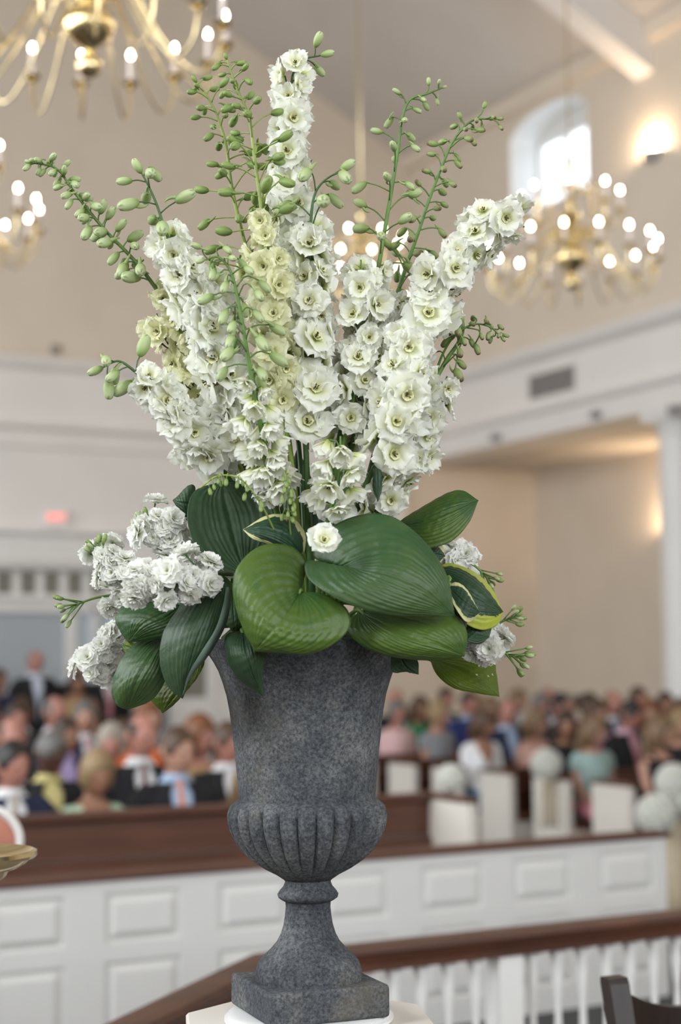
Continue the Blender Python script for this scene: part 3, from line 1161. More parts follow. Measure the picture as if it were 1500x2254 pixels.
def sleeves(b, sex, infl, frac, standing, lift):
    for s in (-1, 1):
        if standing:
            ap = [(s * .17, 0, 1.005), (s * .225, .0, .92), (s * .245, .01, .74), (s * .24, -.04, .60), (s * .235, -.07, .49)]
        else:
            ap = [(s * x, y, z) for x, y, z in ARM[sex]]
        ap = [Vector(p) + Vector((0, 0, lift)) for p in ap]
        c = catmull(ap, 20)[:max(4, int(20 * frac))]
        rr = np.interp(np.linspace(0, frac, len(c)), np.linspace(0, 1, 5), ARMR[sex]) + infl
        sh = Vector((s * (.11 if sex == 'm' else .09), 0, (1.0 if sex == 'm' else .975) + lift))
        b.tube([sh] + list(c), [rr[0] + .004] + list(rr), 14, cap=True)


def get_cloth(kind, sex, standing):
    k = (kind, sex, standing)
    if k in CLOTH:
        return CLOTH[k]
    lift = .40 if standing else 0.0
    top = TORSO[sex][-1][0]
    if kind == 'jacket':
        op = lambda z: .05 if z < .70 else .04 + .30 * min(1, (z - .70) / .36)
        b, _ = torso_loft(sex, .020, .46 if not standing else .42, top - .015, op, 26, lift)
        sleeves(b, sex, .016, .93, standing, lift)
    elif kind == 'shirt':
        b, _ = torso_loft(sex, .009, .50, top + .005, None, 24, lift)
        b.lathe([(.068, top - .02 + lift), (.062, top + .03 + lift), (.066, top + .03 + lift), (.078, top - .015 + lift)], 20, (0, .0, 0))
    elif kind == 'tie':
        b = MB()
        T = TORSO[sex]
        zz = [t[0] for t in T]
        rg = []
        for z, hw_ in ((top - .005, .014), (top - .035, .020), (top - .045, .013), (.92, .024), (.78, .034), (.72, .036), (.68, .004)):
            y = float(np.interp(z, zz, [t[1] - t[3] for t in T])) - .016
            rg.append([(-hw_, y, z + lift), (-hw_ * .4, y - .007, z + lift), (hw_ * .4, y - .007, z + lift), (hw_, y, z + lift), (hw_, y + .003, z + lift), (-hw_, y + .003, z + lift)])
        b.loft(rg)
    elif kind in ('top_short', 'top_sleeveless', 'top_long', 'top_vneck'):
        if kind == 'top_vneck':
            op = lambda z: .0 + (.0 if z < .80 else .62 * (z - .80) / .22)
            b, _ = torso_loft(sex, .012, .47, top - .035, lambda z: .012 + op(z), 28, lift, 16)
            sleeves(b, sex, .013, .93, standing, lift)
        else:
            b, _ = torso_loft(sex, .012, .47, {'top_short': top - .05, 'top_long': top - .03, 'top_sleeveless': top - .075}[kind], None, 26, lift, 16)
            fr = {'top_short': .38, 'top_long': .93, 'top_sleeveless': 0}[kind]
            if fr:
                sleeves(b, sex, .014, fr, standing, lift)
            else:
                for s in (-1, 1):
                    b.tube([(s * .10, -.085, top - .085 + lift), (s * .105, -.045, top - .03 + lift), (s * .10, .05, top - .04 + lift), (s * .1, .08, top - .09 + lift)], .014, 8)
    elif kind == 'trousers':
        b = MB()
        b.loft([[(x, y, z + lift) for x, y, z in ell_ring(0, 0, zq, rx, ry)] for zq, rx, ry in ((.45, .17, .135), (.52, .19, .15), (.60, .178, .138))])
        for s in (-1, 1):
            if standing:
                b.tube([(s * .09, 0, .95), (s * .10, -.005, .52), (s * .10, .01, .06)], [.098, .08, .07], 14)
            else:
                b.tube([(s * .09, .0, .54), (s * .105, -.22, .54), (s * .11, -.40, .505), (s * .11, -.395, .42), (s * .11, -.36, .30), (s * .11, -.29, .08)], [.1, .092, .078, .074, .07, .062], 14)
    elif kind == 'skirt':
        b = MB()
        if standing:
            b.loft([ell_ring(0, 0, z, rx, ry) for z, rx, ry in ((1.02, .17, .13), (.93, .198, .155), (.75, .20, .16), (.5, .21, .17))], cap=False)
        else:
            b.loft([[(rx * math.cos(a), y, zc + rz * math.sin(a)) for a in [2 * math.pi * k / 24 for k in range(24)]] for y, rx, zc, rz in ((.13, .16, .56, .10), (.05, .20, .56, .13), (-.13, .20, .55, .11), (-.30, .205, .53, .09), (-.45, .20, .49, .10))])
    elif kind == 'shoes':
        b = MB()
        for s in (-1, 1):
            pts = [(s * .10, .06, .05), (s * .10, -.06, .05), (s * .105, -.185, .035)] if standing else [(s * .11, -.235, .05), (s * .11, -.34, .05), (s * .115, -.485, .033)]
            b.tube(pts, [.046, .05, .033], 12)
    CLOTH[k] = b
    return b


CMESH = {}


def cloth_obj(kind, name, sex, standing, col, parent):
    m_ = cloth_mat(col)
    k = (kind, sex, standing, m_.name)
    if k not in CMESH:
        CMESH[k] = get_cloth(kind, sex, standing).mesh(name, m_, True)
    put(name, CMESH[k], parent)


NAVY, BLACK, CHAR, WHITE, SKYB = (.008, .013, .042), (.005, .005, .007), (.016, .016, .019), (.72, .72, .73), (.36, .47, .64)


def person(loc, rz, scale, sex, yaw, pitch, tone, hair, outfit, lab, standing=False, grp='seated wedding guests'):
    if not standing:
        loc = (loc[0], loc[1], max(0.0, .455 - .447 * scale))
    p = empty('person', loc, lab, 'person', grp, rz)
    p.scale = (scale,) * 3
    o = put('body', get_body(sex, yaw, pitch, standing), p)
    o.material_slots[0].link = 'OBJECT'
    o.material_slots[0].material = skin(tone)
    HM = head_matrix(sex, yaw, pitch, standing)
    if hair:
        hair_obj(hair[0], hair[1], p, HM)
    for s in (-1, 1):
        put('eye', EYE, p, HM @ Matrix.Translation((s * .0285, -.079, .006)))
    put('lips', LIPS, p, HM @ Matrix.Translation((0, -.101, -.052)))
    kind = outfit[0]
    if kind == 'suit':
        _, jc, sc, tc = outfit
        cloth_obj('jacket', 'jacket', sex, standing, jc, p)
        cloth_obj('shirt', 'shirt', sex, standing, sc, p)
        if tc:
            cloth_obj('tie', 'tie', sex, standing, tc, p)
        cloth_obj('trousers', 'trousers', sex, standing, jc, p)
    else:
        _, cut, tc, kc = outfit
        cloth_obj('top_' + cut, 'blouse', sex, standing, tc, p)
        cloth_obj('skirt', 'skirt', sex, standing, kc, p)
    cloth_obj('shoes', 'shoes', sex, standing, BLACK, p)
    return p


# guests behind the screen: (x pixel, row, scale, sex, head yaw, head pitch, skin, hair, outfit, label)
PEACH, MAROON, PINK = (.62, .25, .16), (.10, .012, .02), (.55, .22, .26)
GL = [
    (24, 1, 1.0, 'm', 22, 8, 'rosy', ('short', 'black'), ('suit', NAVY, WHITE, (.33, .28, .22)), 'man in navy suit with white shirt and tan tie, front row end'),
    (108, 2, 1.01, 'm', 22, 20, 'dark', ('short', 'grey'), ('suit', BLACK, (.55, .48, .2), None), 'grey-haired man in black jacket and mustard shirt, head bowed'),
    (205, 1, .97, 'f', 0, 20, 'tan', ('grey_wave', 'blond'), ('dress', 'vneck', (.42, .56, .40), (.42, .56, .40)), 'blond woman in pale green v-neck top looking down'),
    (387, 1, 1.04, 'm', 22, 8, 'fair', ('short', 'brown'), ('suit', BLACK, SKYB, PEACH), 'brown-haired young man in black suit with light blue shirt and peach tie'),
    (497, 2, 1.03, 'm', 22, 8, 'rosy', ('short', 'brown'), ('suit', BLACK, WHITE, None), 'man in black suit and open white shirt, half hidden by the urn'),
    (24, 3, 1.06, 'm', 0, 8, 'rosy', ('receding', 'brown'), ('suit', CHAR, WHITE, MAROON), 'ruddy man in charcoal suit behind the man in navy'),
    (142, 4, 1.03, 'm', 22, 8, 'tan', ('short', 'dark'), ('suit', (.06, .03, .10), (.40, .32, .55), None), 'dark-haired man in plum jacket and lilac shirt'),
    (242, 3, 1.04, 'f', -22, 8, 'rosy', ('grey_wave', 'white'), ('dress', 'long', (.50, .33, .33), (.4, .3, .3)), 'white-haired older woman in dusty pink long-sleeved top'),
    (308, 2, 1.08, 'm', 22, 8, 'rosy', ('receding', 'dark'), ('suit', BLACK, WHITE, MAROON), 'balding man in black suit with white shirt and maroon tie'),
    (434, 3, 1.07, 'f', 22, 8, 'rosy', ('bob', 'auburn'), ('dress', 'short', (.35, .22, .10), (.2, .1, .06)), 'auburn-haired woman in tan short-sleeved top'),
    (545, 1, .86, 'f', 0, 20, 'fair', ('long', 'blond'), ('dress', 'short', (.45, .38, .22), (.3, .2, .1)), 'fair-haired girl in straw coloured top, head bowed'),
    (35, 6, 1.08, 'm', 0, 8, 'rosy', ('short', 'dark'), ('suit', CHAR, SKYB, NAVY), 'man in charcoal suit with pale blue shirt and navy tie'),
    (137, 5, 1.0, 'f', 0, 20, 'tan', ('long', 'black'), ('dress', 'sleeveless', (.03, .05, .28), (.03, .05, .28)), 'dark-haired woman in royal blue sleeveless dress'),
    (184, 6, 1.08, 'm', -22, 8, 'fair', ('short', 'grey'), ('suit', NAVY, WHITE, PINK), 'grey-haired man in navy suit with pink tie'),
    (266, 5, 1.0, 'f', 22, 8, 'fair', ('bob', 'brown'), ('dress', 'long', (.20, .09, .05), (.1, .05, .04)), 'brown-bobbed woman in russet long-sleeved top'),
    (8, 5, 1.0, 'f', 0, 8, 'fair', ('bob', 'light'), ('dress', 'long', (.05, .09, .18), (.04, .05, .1)), 'light-haired woman in slate blue cardigan'),
    (118, 7, 1.10, 'm', 22, 8, 'rosy', ('receding', 'grey'), ('suit', BLACK, WHITE, NAVY), 'balding grey man in black suit with navy tie'),
    (-28, 7, 1.08, 'm', 0, 8, 'tan', ('short', 'dark'), ('suit', (.12, .07, .04), WHITE, None), 'man in brown jacket and open white shirt'),
    (322, 4, 1.14, 'f', 0, 8, 'fair', ('updo', 'auburn'), ('dress', 'short', (.75, .16, .03), (.5, .12, .03)), 'woman in bright orange top under the drooping hosta leaves'),
    (45, 8, 1.08, 'm', -22, 8, 'rosy', ('short', 'brown'), ('suit', CHAR, WHITE, (.2, .05, .05)), 'man in charcoal suit with dark red tie, turned aside'),
]
for (px, row, sc, sex, yaw, pit, tone, hair, outfit, lab) in GL:
    y = LROW[row] - .24
    person((onY(px, 1600, y).x, y, 0.0), R(random.uniform(-6, 6)), sc, sex, yaw, pit, tone, hair, outfit, lab)
# guests standing at the very back, by the glazed screen
for (px, y, sc, sex, yaw, tone, hair, outfit, lab) in (
        (76, 18.5, 1.10, 'm', 0, 'rosy', ('receding', 'grey'), ('suit', BLACK, (.62, .68, .80), None), 'usher in black suit and pale blue shirt standing before the glass screen'),
        (168, 18.95, 1.05, 'm', 0, 'rosy', None, ('suit', BLACK, (.30, .14, .10), None), 'bald man in black jacket standing beside the white mullion'),
        (232, 17.8, 1.06, 'm', 0, 'fair', ('short', 'brown'), ('suit', BLACK, WHITE, PINK), 'standing man with white shirt and pink tie before the bright door pane'),
        (-6, 17.75, 1.0, 'f', 22, 'tan', ('long', 'brown'), ('dress', 'long', NAVY, NAVY), 'standing woman in navy dress with long brown hair'),
        (168, 17.4, .98, 'f', 0, 'tan', ('bob', 'dark'), ('dress', 'sleeveless', (.30, .20, .09), (.30, .20, .09)), 'standing woman in ochre sleeveless dress')):
    person((onY(px, 1500, y).x, y, 0), 0, sc, sex, yaw, 8, tone, hair, outfit, lab, True, 'guests standing at the back')
# guests across the aisle
TEAL, LILAC = (.30, .42, .40), (.40, .22, .36)
GR = [
    (1447, 0, 1.0, 'f', 22, 8, 'fair', ('long', 'light'), ('dress', 'sleeveless', BLACK, BLACK), 'light-brown-haired woman in black sleeveless dress with bare arm'),
    (1302, 1, .98, 'f', 22, 20, 'fair', ('long', 'light'), ('dress', 'short', TEAL, PINK), 'long-haired girl in pale teal top and pink skirt behind the pew end'),
    (1378, 2, 1.04, 'm', 22, 20, 'rosy', ('short', 'black'), ('suit', BLACK, (.62, .40, .48), PINK), 'dark-haired man in black suit with pink shirt, head bowed'),
    (1242, 2, 1.0, 'f', -22, 8, 'tan', ('bob', 'dark'), ('dress', 'long', BLACK, BLACK), 'dark-bobbed woman in black long-sleeved top'),
    (1176, 3, .98, 'f', 22, 20, 'fair', ('bob', 'light'), ('dress', 'sleeveless', (.60, .36, .30), (.5, .5, .55)), 'light-haired woman in blush sleeveless top behind the flower ball'),
    (1116, 4, 1.03, 'm', -22, 8, 'rosy', ('receding', 'dark'), ('suit', NAVY, SKYB, None), 'ruddy man in navy suit and pale blue shirt'),
    (1058, 3, 1.0, 'f', 22, 20, 'tan', ('bob', 'brown'), ('dress', 'vneck', WHITE, (.05, .18, .32)), 'brown-haired woman in white v-neck top and blue skirt'),
    (962, 5, 1.04, 'f', 22, 8, 'fair', ('grey_wave', 'blond'), ('dress', 'short', (.22, .23, .25), (.05, .05, .06)), 'blond woman in grey short-sleeved top'),
    (872, 6, 1.04, 'f', 0, 8, 'rosy', ('grey_wave', 'grey'), ('dress', 'long', (.66, .44, .44), (.6, .4, .4)), 'grey-haired woman in pale pink top beside the urn'),
    (1030, 6, 1.07, 'm', 0, 8, 'rosy', ('short', 'dark'), ('suit', (.02, .03, .14), SKYB, None), 'ruddy man in blue blazer behind the grey top'),
    (922, 7, 1.05, 'f', 0, 8, 'tan', ('bob', 'brown'), ('dress', 'long', (.01, .16, .06), (.02, .1, .05)), 'woman in emerald green top'),
    (1230, 4, 1.07, 'm', 22, 8, 'rosy', ('short', 'black'), ('suit', CHAR, WHITE, LILAC), 'black-haired man in charcoal suit with lilac tie'),
    (1310, 3, 1.06, 'f', 0, 8, 'fair', ('long', 'brown'), ('dress', 'short', LILAC, LILAC), 'brown-haired woman in lilac dress'),
    (1428, 3, 1.05, 'f', -22, 8, 'fair', ('bob', 'auburn'), ('dress', 'long', (.08, .05, .07), (.08, .05, .07)), 'auburn woman in dark plum long-sleeved top'),
    (1494, 1, 1.02, 'f', 0, 8, 'fair', ('long', 'blond'), ('dress', 'short', BLACK, BLACK), 'blond woman in black short-sleeved top'),
    (1502, 2, 1.05, 'm', 22, 8, 'fair', ('short', 'brown'), ('suit', CHAR, WHITE, NAVY), 'brown-haired man in charcoal suit with navy tie'),
    (1183, 5, 1.06, 'm', 0, 20, 'rosy', ('short', 'grey'), ('suit', BLACK, WHITE, MAROON), 'grey-haired man in black suit with maroon tie'),
    (1075, 5, 1.06, 'f', -22, 8, 'fair', ('bob', 'light'), ('dress', 'short', (.33, .30, .45), (.3, .3, .4)), 'light-haired woman in lavender top'),
    (1348, 4, 1.08, 'm', 0, 8, 'rosy', ('receding', 'light'), ('suit', NAVY, WHITE, (.1, .2, .4)), 'balding fair man in navy suit with blue tie'),
    (1293, 5, 1.08, 'f', 22, 8, 'fair', ('updo', 'dark'), ('dress', 'sleeveless', (.30, .05, .08), (.3, .05, .08)), 'dark-haired woman with bun in red dress'),
    (1402, 5, 1.09, 'm', 0, 8, 'rosy', ('short', 'brown'), ('suit', CHAR, SKYB, None), 'tall brown-haired man in charcoal suit and open blue shirt'),
    (980, 8, 1.08, 'm', 0, 8, 'rosy', ('short', 'dark'), ('suit', BLACK, WHITE, NAVY), 'dark-haired man in black suit with navy tie, far row'),
    (1042, 7, 1.06, 'f', 22, 8, 'fair', ('bob', 'blond'), ('dress', 'long', (.35, .40, .5), (.3, .3, .4)), 'blond woman in powder blue cardigan'),
    (1138, 6, 1.08, 'm', 22, 8, 'fair', ('short', 'light'), ('suit', (.2, .18, .15), WHITE, None), 'sandy-haired man in beige jacket'),
    (1248, 6, 1.07, 'f', 0, 8, 'fair', ('grey_wave', 'white'), ('dress', 'long', (.3, .1, .2), (.2, .1, .1)), 'white-haired woman in raspberry top'),
    (1462, 4, 1.06, 'm', -22, 8, 'tan', ('short', 'dark'), ('suit', NAVY, WHITE, PEACH), 'dark-haired man in navy suit with peach tie'),
    (1205, 7, 1.08, 'm', 0, 8, 'rosy', ('receding', 'grey'), ('suit', BLACK, SKYB, MAROON), 'balding man in black suit with sky blue shirt'),
    (868, 8, 1.08, 'm', 0, 8, 'rosy', None, ('suit', CHAR, WHITE, None), 'bald ruddy man in charcoal suit, far row beside the urn'),
]
for (px, row, sc, sex, yaw, pit, tone, hair, outfit, lab) in GR:
    y = RROW[row] - .24
    person((onY(px, 1580, y).x, y, 0.0), R(random.uniform(-8, 8)), sc * .985, sex, yaw, pit, tone, hair, outfit, lab)
# ------------------------------------------------------------------ the stone urn on its white pedestal
D0 = 2.3
PXM = D0 / FPX
UA = P(677, 1800, D0)
UX, UY = UA.x, UA.y


def zpx(y, x=677):
    return P(x, y, D0).z


M_stone = bpy.data.materials.new('weathered_grey_stone')
M_stone.use_nodes = True
N, L = nodes_of(M_stone)
bs = N['Principled BSDF']
bs.inputs['Roughness'].default_value = 0.85
bs.inputs['Specular IOR Level'].default_value = 0.25
tc = N.new('ShaderNodeTexCoord')


def noise(scale, detail=5, rough=.6, dist=0.0):
    n = N.new('ShaderNodeTexNoise')
    n.inputs['Scale'].default_value = scale
    n.inputs['Detail'].default_value = detail
    n.inputs['Roughness'].default_value = rough
    n.inputs['Distortion'].default_value = dist
    L.new(tc.outputs['Object'], n.inputs['Vector'])
    return n


def ramp(src, stops):
    r = N.new('ShaderNodeValToRGB')
    e = r.color_ramp.elements
    while len(e) < len(stops):
        e.new(0.5)
    for k, (p, c) in enumerate(stops):
        e[k].position = p
        e[k].color = (*c, 1) if len(c) == 3 else c
    L.new(src, r.inputs['Fac'])
    return r


def mixc(fac, a, b, mode='MIX'):
    m = N.new('ShaderNodeMix')
    m.data_type = 'RGBA'
    m.blend_type = mode
    if hasattr(fac, 'links'):
        L.new(fac, m.inputs[0])
    else:
        m.inputs[0].default_value = fac
    for s, v_ in ((6, a), (7, b)):
        if hasattr(v_, 'links'):
            L.new(v_, m.inputs[s])
        else:
            m.inputs[s].default_value = (*v_, 1)
    return m.outputs[2]


r1 = ramp(noise(9, 6, .65).outputs['Fac'], [(.34, (.042, .046, .053)), (.50, (.074, .079, .085)), (.66, (.135, .138, .138))])
r2 = ramp(noise(210, 4, .75).outputs['Fac'], [(.36, (.28, .29, .33)), (.50, (.9, .9, .9)), (.66, (1.7, 1.7, 1.65))])
c = mixc(.85, r1.outputs[0], r2.outputs[0], 'MULTIPLY')
r3 = ramp(noise(5, 4, .6).outputs['Fac'], [(.55, (0, 0, 0)), (.75, (1, 1, 1))])
c = mixc(r3.outputs[0], c, (.085, .075, .055))
L.new(c, bs.inputs['Base Color'])
n4 = noise(140, 6, .7)
bp_ = N.new('ShaderNodeBump')
bp_.inputs['Strength'].default_value = .55
bp_.inputs['Distance'].default_value = .003
L.new(n4.outputs['Fac'], bp_.inputs['Height'])
L.new(bp_.outputs['Normal'], bs.inputs['Normal'])

zb0 = zpx(2216, 680)
urn = empty('stone_urn', (UX, UY, zb0), 'weathered grey stone urn with fluted bowl on a white pedestal', 'urn')
zr = lambda y: zpx(y) - zb0
hp = lambda h: h * PXM
body_prof = [(hp(h), zr(y)) for y, h in ((1757, 150), (1735, 152.5), (1717, 153.5), (1680, 157), (1640, 161.5), (1600, 166), (1564, 170.5), (1530, 177), (1500, 186), (1475, 195), (1455, 206), (1440, 216), (1430, 218), (1422, 222), (1412, 222), (1406, 218), (1406, 205))]
inner = [(hp(h), zr(y)) for y, h in ((1406, 205), (1430, 203), (1460, 192), (1500, 172), (1520, 168))] + [(0.0, zr(1522))]
b = MB(); b.lathe(body_prof + inner[1:], 72)
b.build('flared_body', M_stone, urn, True, 60)
NF = 26


def flute(j, th):
    a = [0, .25, .7, 1, 1, 1, 1, 1, 1, .7, .3, 0][j]
    w_ = abs(math.sin(th * NF / 2))
    return 1 - .085 * a * (1 - w_ ** .6)


bowl = [(hp(h), zr(y)) for y, h in ((1755, 148), (1764, 160), (1774, 172), (1788, 177), (1805, 176), (1825, 171), (1850, 159), (1872, 143), (1892, 121), (1908, 97), (1922, 70), (1934, 52))]
b = MB(); b.lathe(bowl, NF * 10, flute=flute)
b.build('fluted_bowl', M_stone, urn, True, 75)
stem = [(hp(h), zr(y)) for y, h in ((1930, 54), (1938, 50), (1948, 54), (1957, 62), (1965, 67), (1972, 65), (1977, 58), (1981, 50), (1992, 49), (2012, 51), (2030, 54), (2050, 60), (2067, 69), (2085, 85), (2100, 101), (2110, 110), (2118, 113), (2128, 116), (2140, 117), (2152, 116))]
b = MB(); b.lathe(stem, 56)
b.build('stem', M_stone, urn, True, 50)
fa, fb = 75 * PXM, 176 * PXM
zt_ = zpx(2147, 680) - zb0
bm = bmesh.new()
# square plinth with one corner turned towards the viewer
cor = [(-fa, fb), (fb, fa), (fa, -fb), (-fb, -fa)]
q = [rh * x - fh * y for x, y in cor]
b = MB(); b.prism([(v_.x, v_.y) for v_ in q], 2, 0, zt_)
pl = b.build('plinth', M_stone, urn, True, 60)
mbv = pl.modifiers.new('worn_edges', 'BEVEL'); mbv.width = .0055; mbv.segments = 3
pl.data.set_sharp_from_angle(angle=R(60))

M_ped = mat('pedestal_cream_paint', (0.66, 0.62, 0.57), 0.4, var=.02, scale=6)
M_plate = mat('white_glazed_ring', (0.74, 0.74, 0.74), 0.25)
ped = empty('pedestal', (UX, UY, 0.2), 'cream painted pedestal with moulded octagonal top under the urn', 'pedestal')
zp = zb0 - 0.2
b = MB(); b.lathe([(.118, zp - .012), (.121, zp - .010), (.121, zp - .006), (.115, zp - .0045), (.117, zp - .002), (.112, zp), (.09, zp), (0, zp)], 56)
b.build('top_ring', M_plate, ped, True, 50)


def octa(R_, z, rot=.12):
    return [((rh * math.cos(a) + fh * math.sin(a)) * R_ + Vector((0, 0, z)))[:] for a in [rot + math.pi / 8 + k * math.pi / 4 for k in range(8)]]


b = MB(); b.loft([octa(.150, zp - .10), octa(.160, zp - .07), octa(.172, zp - .055), octa(.176, zp - .045), octa(.176, zp - .036), octa(.182, zp - .032), octa(.188, zp - .026), octa(.188, zp - .016), octa(.184, zp - .012)])
b.build('top_slab', M_ped, ped)
b = MB(); b.loft([octa(.13, .16), octa(.13, zp - .10)])
b.build('shaft', M_ped, ped)
b = MB(); b.loft([octa(.19, 0), octa(.19, .09), octa(.17, .11), octa(.16, .13), octa(.13, .16)])
b.build('base', M_ped, ped)

# dark foam and moss packed in the urn's mouth
M_moss = mat('dark_moss', (.03, .05, .018), 0.95, var=.4, scale=60, bump=.6, bscale=150)
b = MB(); b.lathe([(.10, zpx(1518)), (.122, zpx(1480)), (.128, zpx(1440)), (.124, zpx(1400)), (.10, zpx(1370)), (.06, zpx(1350)), (0, zpx(1345))], 40, (UX, UY, 0), flute=lambda j, th: 1 + .02 * math.sin(9 * th + 2 * j))
tag(b.build('moss_bed', M_moss, None, True), 'dark green moss packed into the mouth of the stone urn', 'moss')


# ------------------------------------------------------------------ plant materials
def leafy(name, stops, src, spot=None, trans=.3, rough=.45, tint_noise=None, margin=None, spec=.4):
    global N, L, tc
    m = bpy.data.materials.new(name)
    m.use_nodes = True
    N, L = nodes_of(m)
    b = N['Principled BSDF']
    b.inputs['Roughness'].default_value = rough
    b.inputs['Specular IOR Level'].default_value = spec
    tc = N.new('ShaderNodeTexCoord')
    at = N.new('ShaderNodeAttribute'); at.attribute_name = src
    c = ramp(at.outputs['Fac'], stops).outputs[0]
    if tint_noise:
        sc_, colr, lo, hi = tint_noise
        f = ramp(noise(sc_, 4, .6, .5).outputs['Fac'], [(lo, (0, 0, 0)), (hi, (1, 1, 1))])
        c = mixc(f.outputs[0], c, colr)
    if margin:
        colr, w0 = margin
        a2 = N.new('ShaderNodeAttribute'); a2.attribute_name = 'edge'
        n_ = noise(60, 3, .6)
        ad = N.new('ShaderNodeMath'); ad.operation = 'MULTIPLY_ADD'
        L.new(n_.outputs['Fac'], ad.inputs[0]); ad.inputs[1].default_value = .5
        L.new(a2.outputs['Fac'], ad.inputs[2])
        sc2 = N.new('ShaderNodeMath'); sc2.operation = 'MULTIPLY'; sc2.inputs[1].default_value = .6
        L.new(ad.outputs[0], sc2.inputs[0])
        f = ramp(sc2.outputs[0], [(w0 * .6, (0, 0, 0)), (w0 * .6 + .02, (1, 1, 1))])
        c = mixc(f.outputs[0], c, colr)
    if spot:
        a3 = N.new('ShaderNodeAttribute'); a3.attribute_name = 'spot'
        c = mixc(a3.outputs['Fac'], c, spot)
    if name == 'hosta_lime_green':
        vo = N.new('ShaderNodeTexVoronoi'); vo.inputs['Scale'].default_value = 95
        L.new(tc.outputs['Object'], vo.inputs['Vector'])
        f1 = ramp(vo.outputs['Distance'], [(.16, (1, 1, 1)), (.22, (0, 0, 0))])
        sx = N.new('ShaderNodeSeparateColor'); L.new(vo.outputs['Color'], sx.inputs[0])
        f2 = ramp(sx.outputs[0], [(.90, (0, 0, 0)), (.92, (1, 1, 1))])
        c = mixc(mixc(1.0, f1.outputs[0], f2.outputs[0], 'MULTIPLY'), c, (.7, .68, .5))
    if name.startswith('hosta'):
        bn = N.new('ShaderNodeBump'); bn.inputs['Strength'].default_value = .35; bn.inputs['Distance'].default_value = .004
        L.new(noise(75, 4, .55, .3).outputs['Fac'], bn.inputs['Height'])
        L.new(bn.outputs['Normal'], b.inputs['Normal'])
    L.new(c, b.inputs['Base Color'])
    if trans > 0:
        t = N.new('ShaderNodeBsdfTranslucent')
        L.new(c, t.inputs['Color'])
        mx = N.new('ShaderNodeMixShader'); mx.inputs[0].default_value = trans
        L.new(b.outputs[0], mx.inputs[1]); L.new(t.outputs[0], mx.inputs[2])
        L.new(mx.outputs[0], N['Material Output'].inputs['Surface'])
    MATS[name] = m
    return m


M_petal = leafy('delphinium_petal_white', [(0, (.40, .50, .12)), (.18, (.64, .69, .30)), (.42, (.86, .87, .68)), (.7, (.90, .91, .83)), (1, (.92, .92, .88))], 'rad', (.26, .36, .10), .48, .6)
M_petalc = leafy('delphinium_petal_cream', [(0, (.40, .46, .10)), (.25, (.66, .68, .32)), (.5, (.82, .82, .54)), (1, (.86, .86, .66))], 'rad', (.22, .30, .06), .48, .6)
M_bee = leafy('delphinium_bee', [(0, (.40, .45, .10)), (.5, (.80, .78, .45)), (1, (.84, .82, .58))], 'rad', (.05, .05, .02), .2, .6)
M_budg = leafy('bud_green', [(0, (.11, .18, .035)), (.5, (.20, .29, .075)), (1, (.25, .33, .11))], 'rad', (.10, .15, .03), .15, .5)
M_budp = leafy('bud_pale', [(0, (.17, .26, .06)), (.4, (.36, .45, .19)), (1, (.50, .57, .33))], 'rad', (.16, .24, .06), .2, .5)
M_budb = leafy('bud_brown_tipped', [(0, (.14, .22, .05)), (.5, (.25, .33, .11)), (.8, (.26, .27, .12)), (1, (.14, .10, .05))], 'rad', (.10, .07, .03), .1, .5)
M_stemg = mat('stem_green', (.085, .17, .03), 0.5, var=.2, scale=30)
M_stemy = mat('stem_yellow_green', (.20, .27, .05), 0.5, var=.2, scale=30)
M_stemd = mat('stem_dark_green', (.04, .10, .022), 0.5, var=.2, scale=30)
M_stock = leafy('stock_petal_white', [(0, (.50, .58, .30)), (.3, (.84, .85, .76)), (1, (.91, .91, .88))], 'rad', (.8, .8, .8), .42, .6)


# ------------------------------------------------------------------ floret, bud and rosette meshes
def petal(b, rnd, a, Lp, W, c0, c1, ruf, z0, r0=.03, ns=7, nt=8, lob=.15, curl=.35):
    ph, ph2 = rnd.uniform(0, 6), rnd.uniform(0, 6)
    ca, sa = math.cos(a), math.sin(a)
    vs, fs, rad, spot = [], [], [], []
    for i in range(ns + 1):
        s = i / ns
        w_ = W * (.16 + .84 * math.sin(math.pi * min(1, .04 + s * .66)) ** .9)
        if s > .72:
            w_ *= 1 - .55 * ((s - .72) / .28) ** 2
        for j in range(nt + 1):
            t = -1 + 2 * j / nt
            r = r0 + s * Lp * (1 - .10 * t * t * s)
            if s > .8:
                r += lob * Lp * (.45 * math.sin(t * 5 + ph) + .22 * math.sin(t * 13 + ph2)) * (s - .8) / .2
            x = r
            y = t * w_
            z = z0 + c0 * s + c1 * s * s + curl * W * t * t * (1 - .5 * s) + ruf * s * s * math.sin(t * 4.2 + ph2 + s * 2)
            vs.append((x * ca - y * sa, x * sa + y * ca, z))
            rad.append(s)
            spot.append(max(0.0, 1 - ((s - .94) / .10) ** 2 - (t / .26) ** 2) * .75)
    for i in range(ns):
        for j in range(nt):
            k = i * (nt + 1) + j
            fs.append((k, k + 1, k + nt + 2, k + nt + 1))
    b.add(vs, fs)
    b.setattr_('rad', rad)
    b.setattr_('spot', spot)


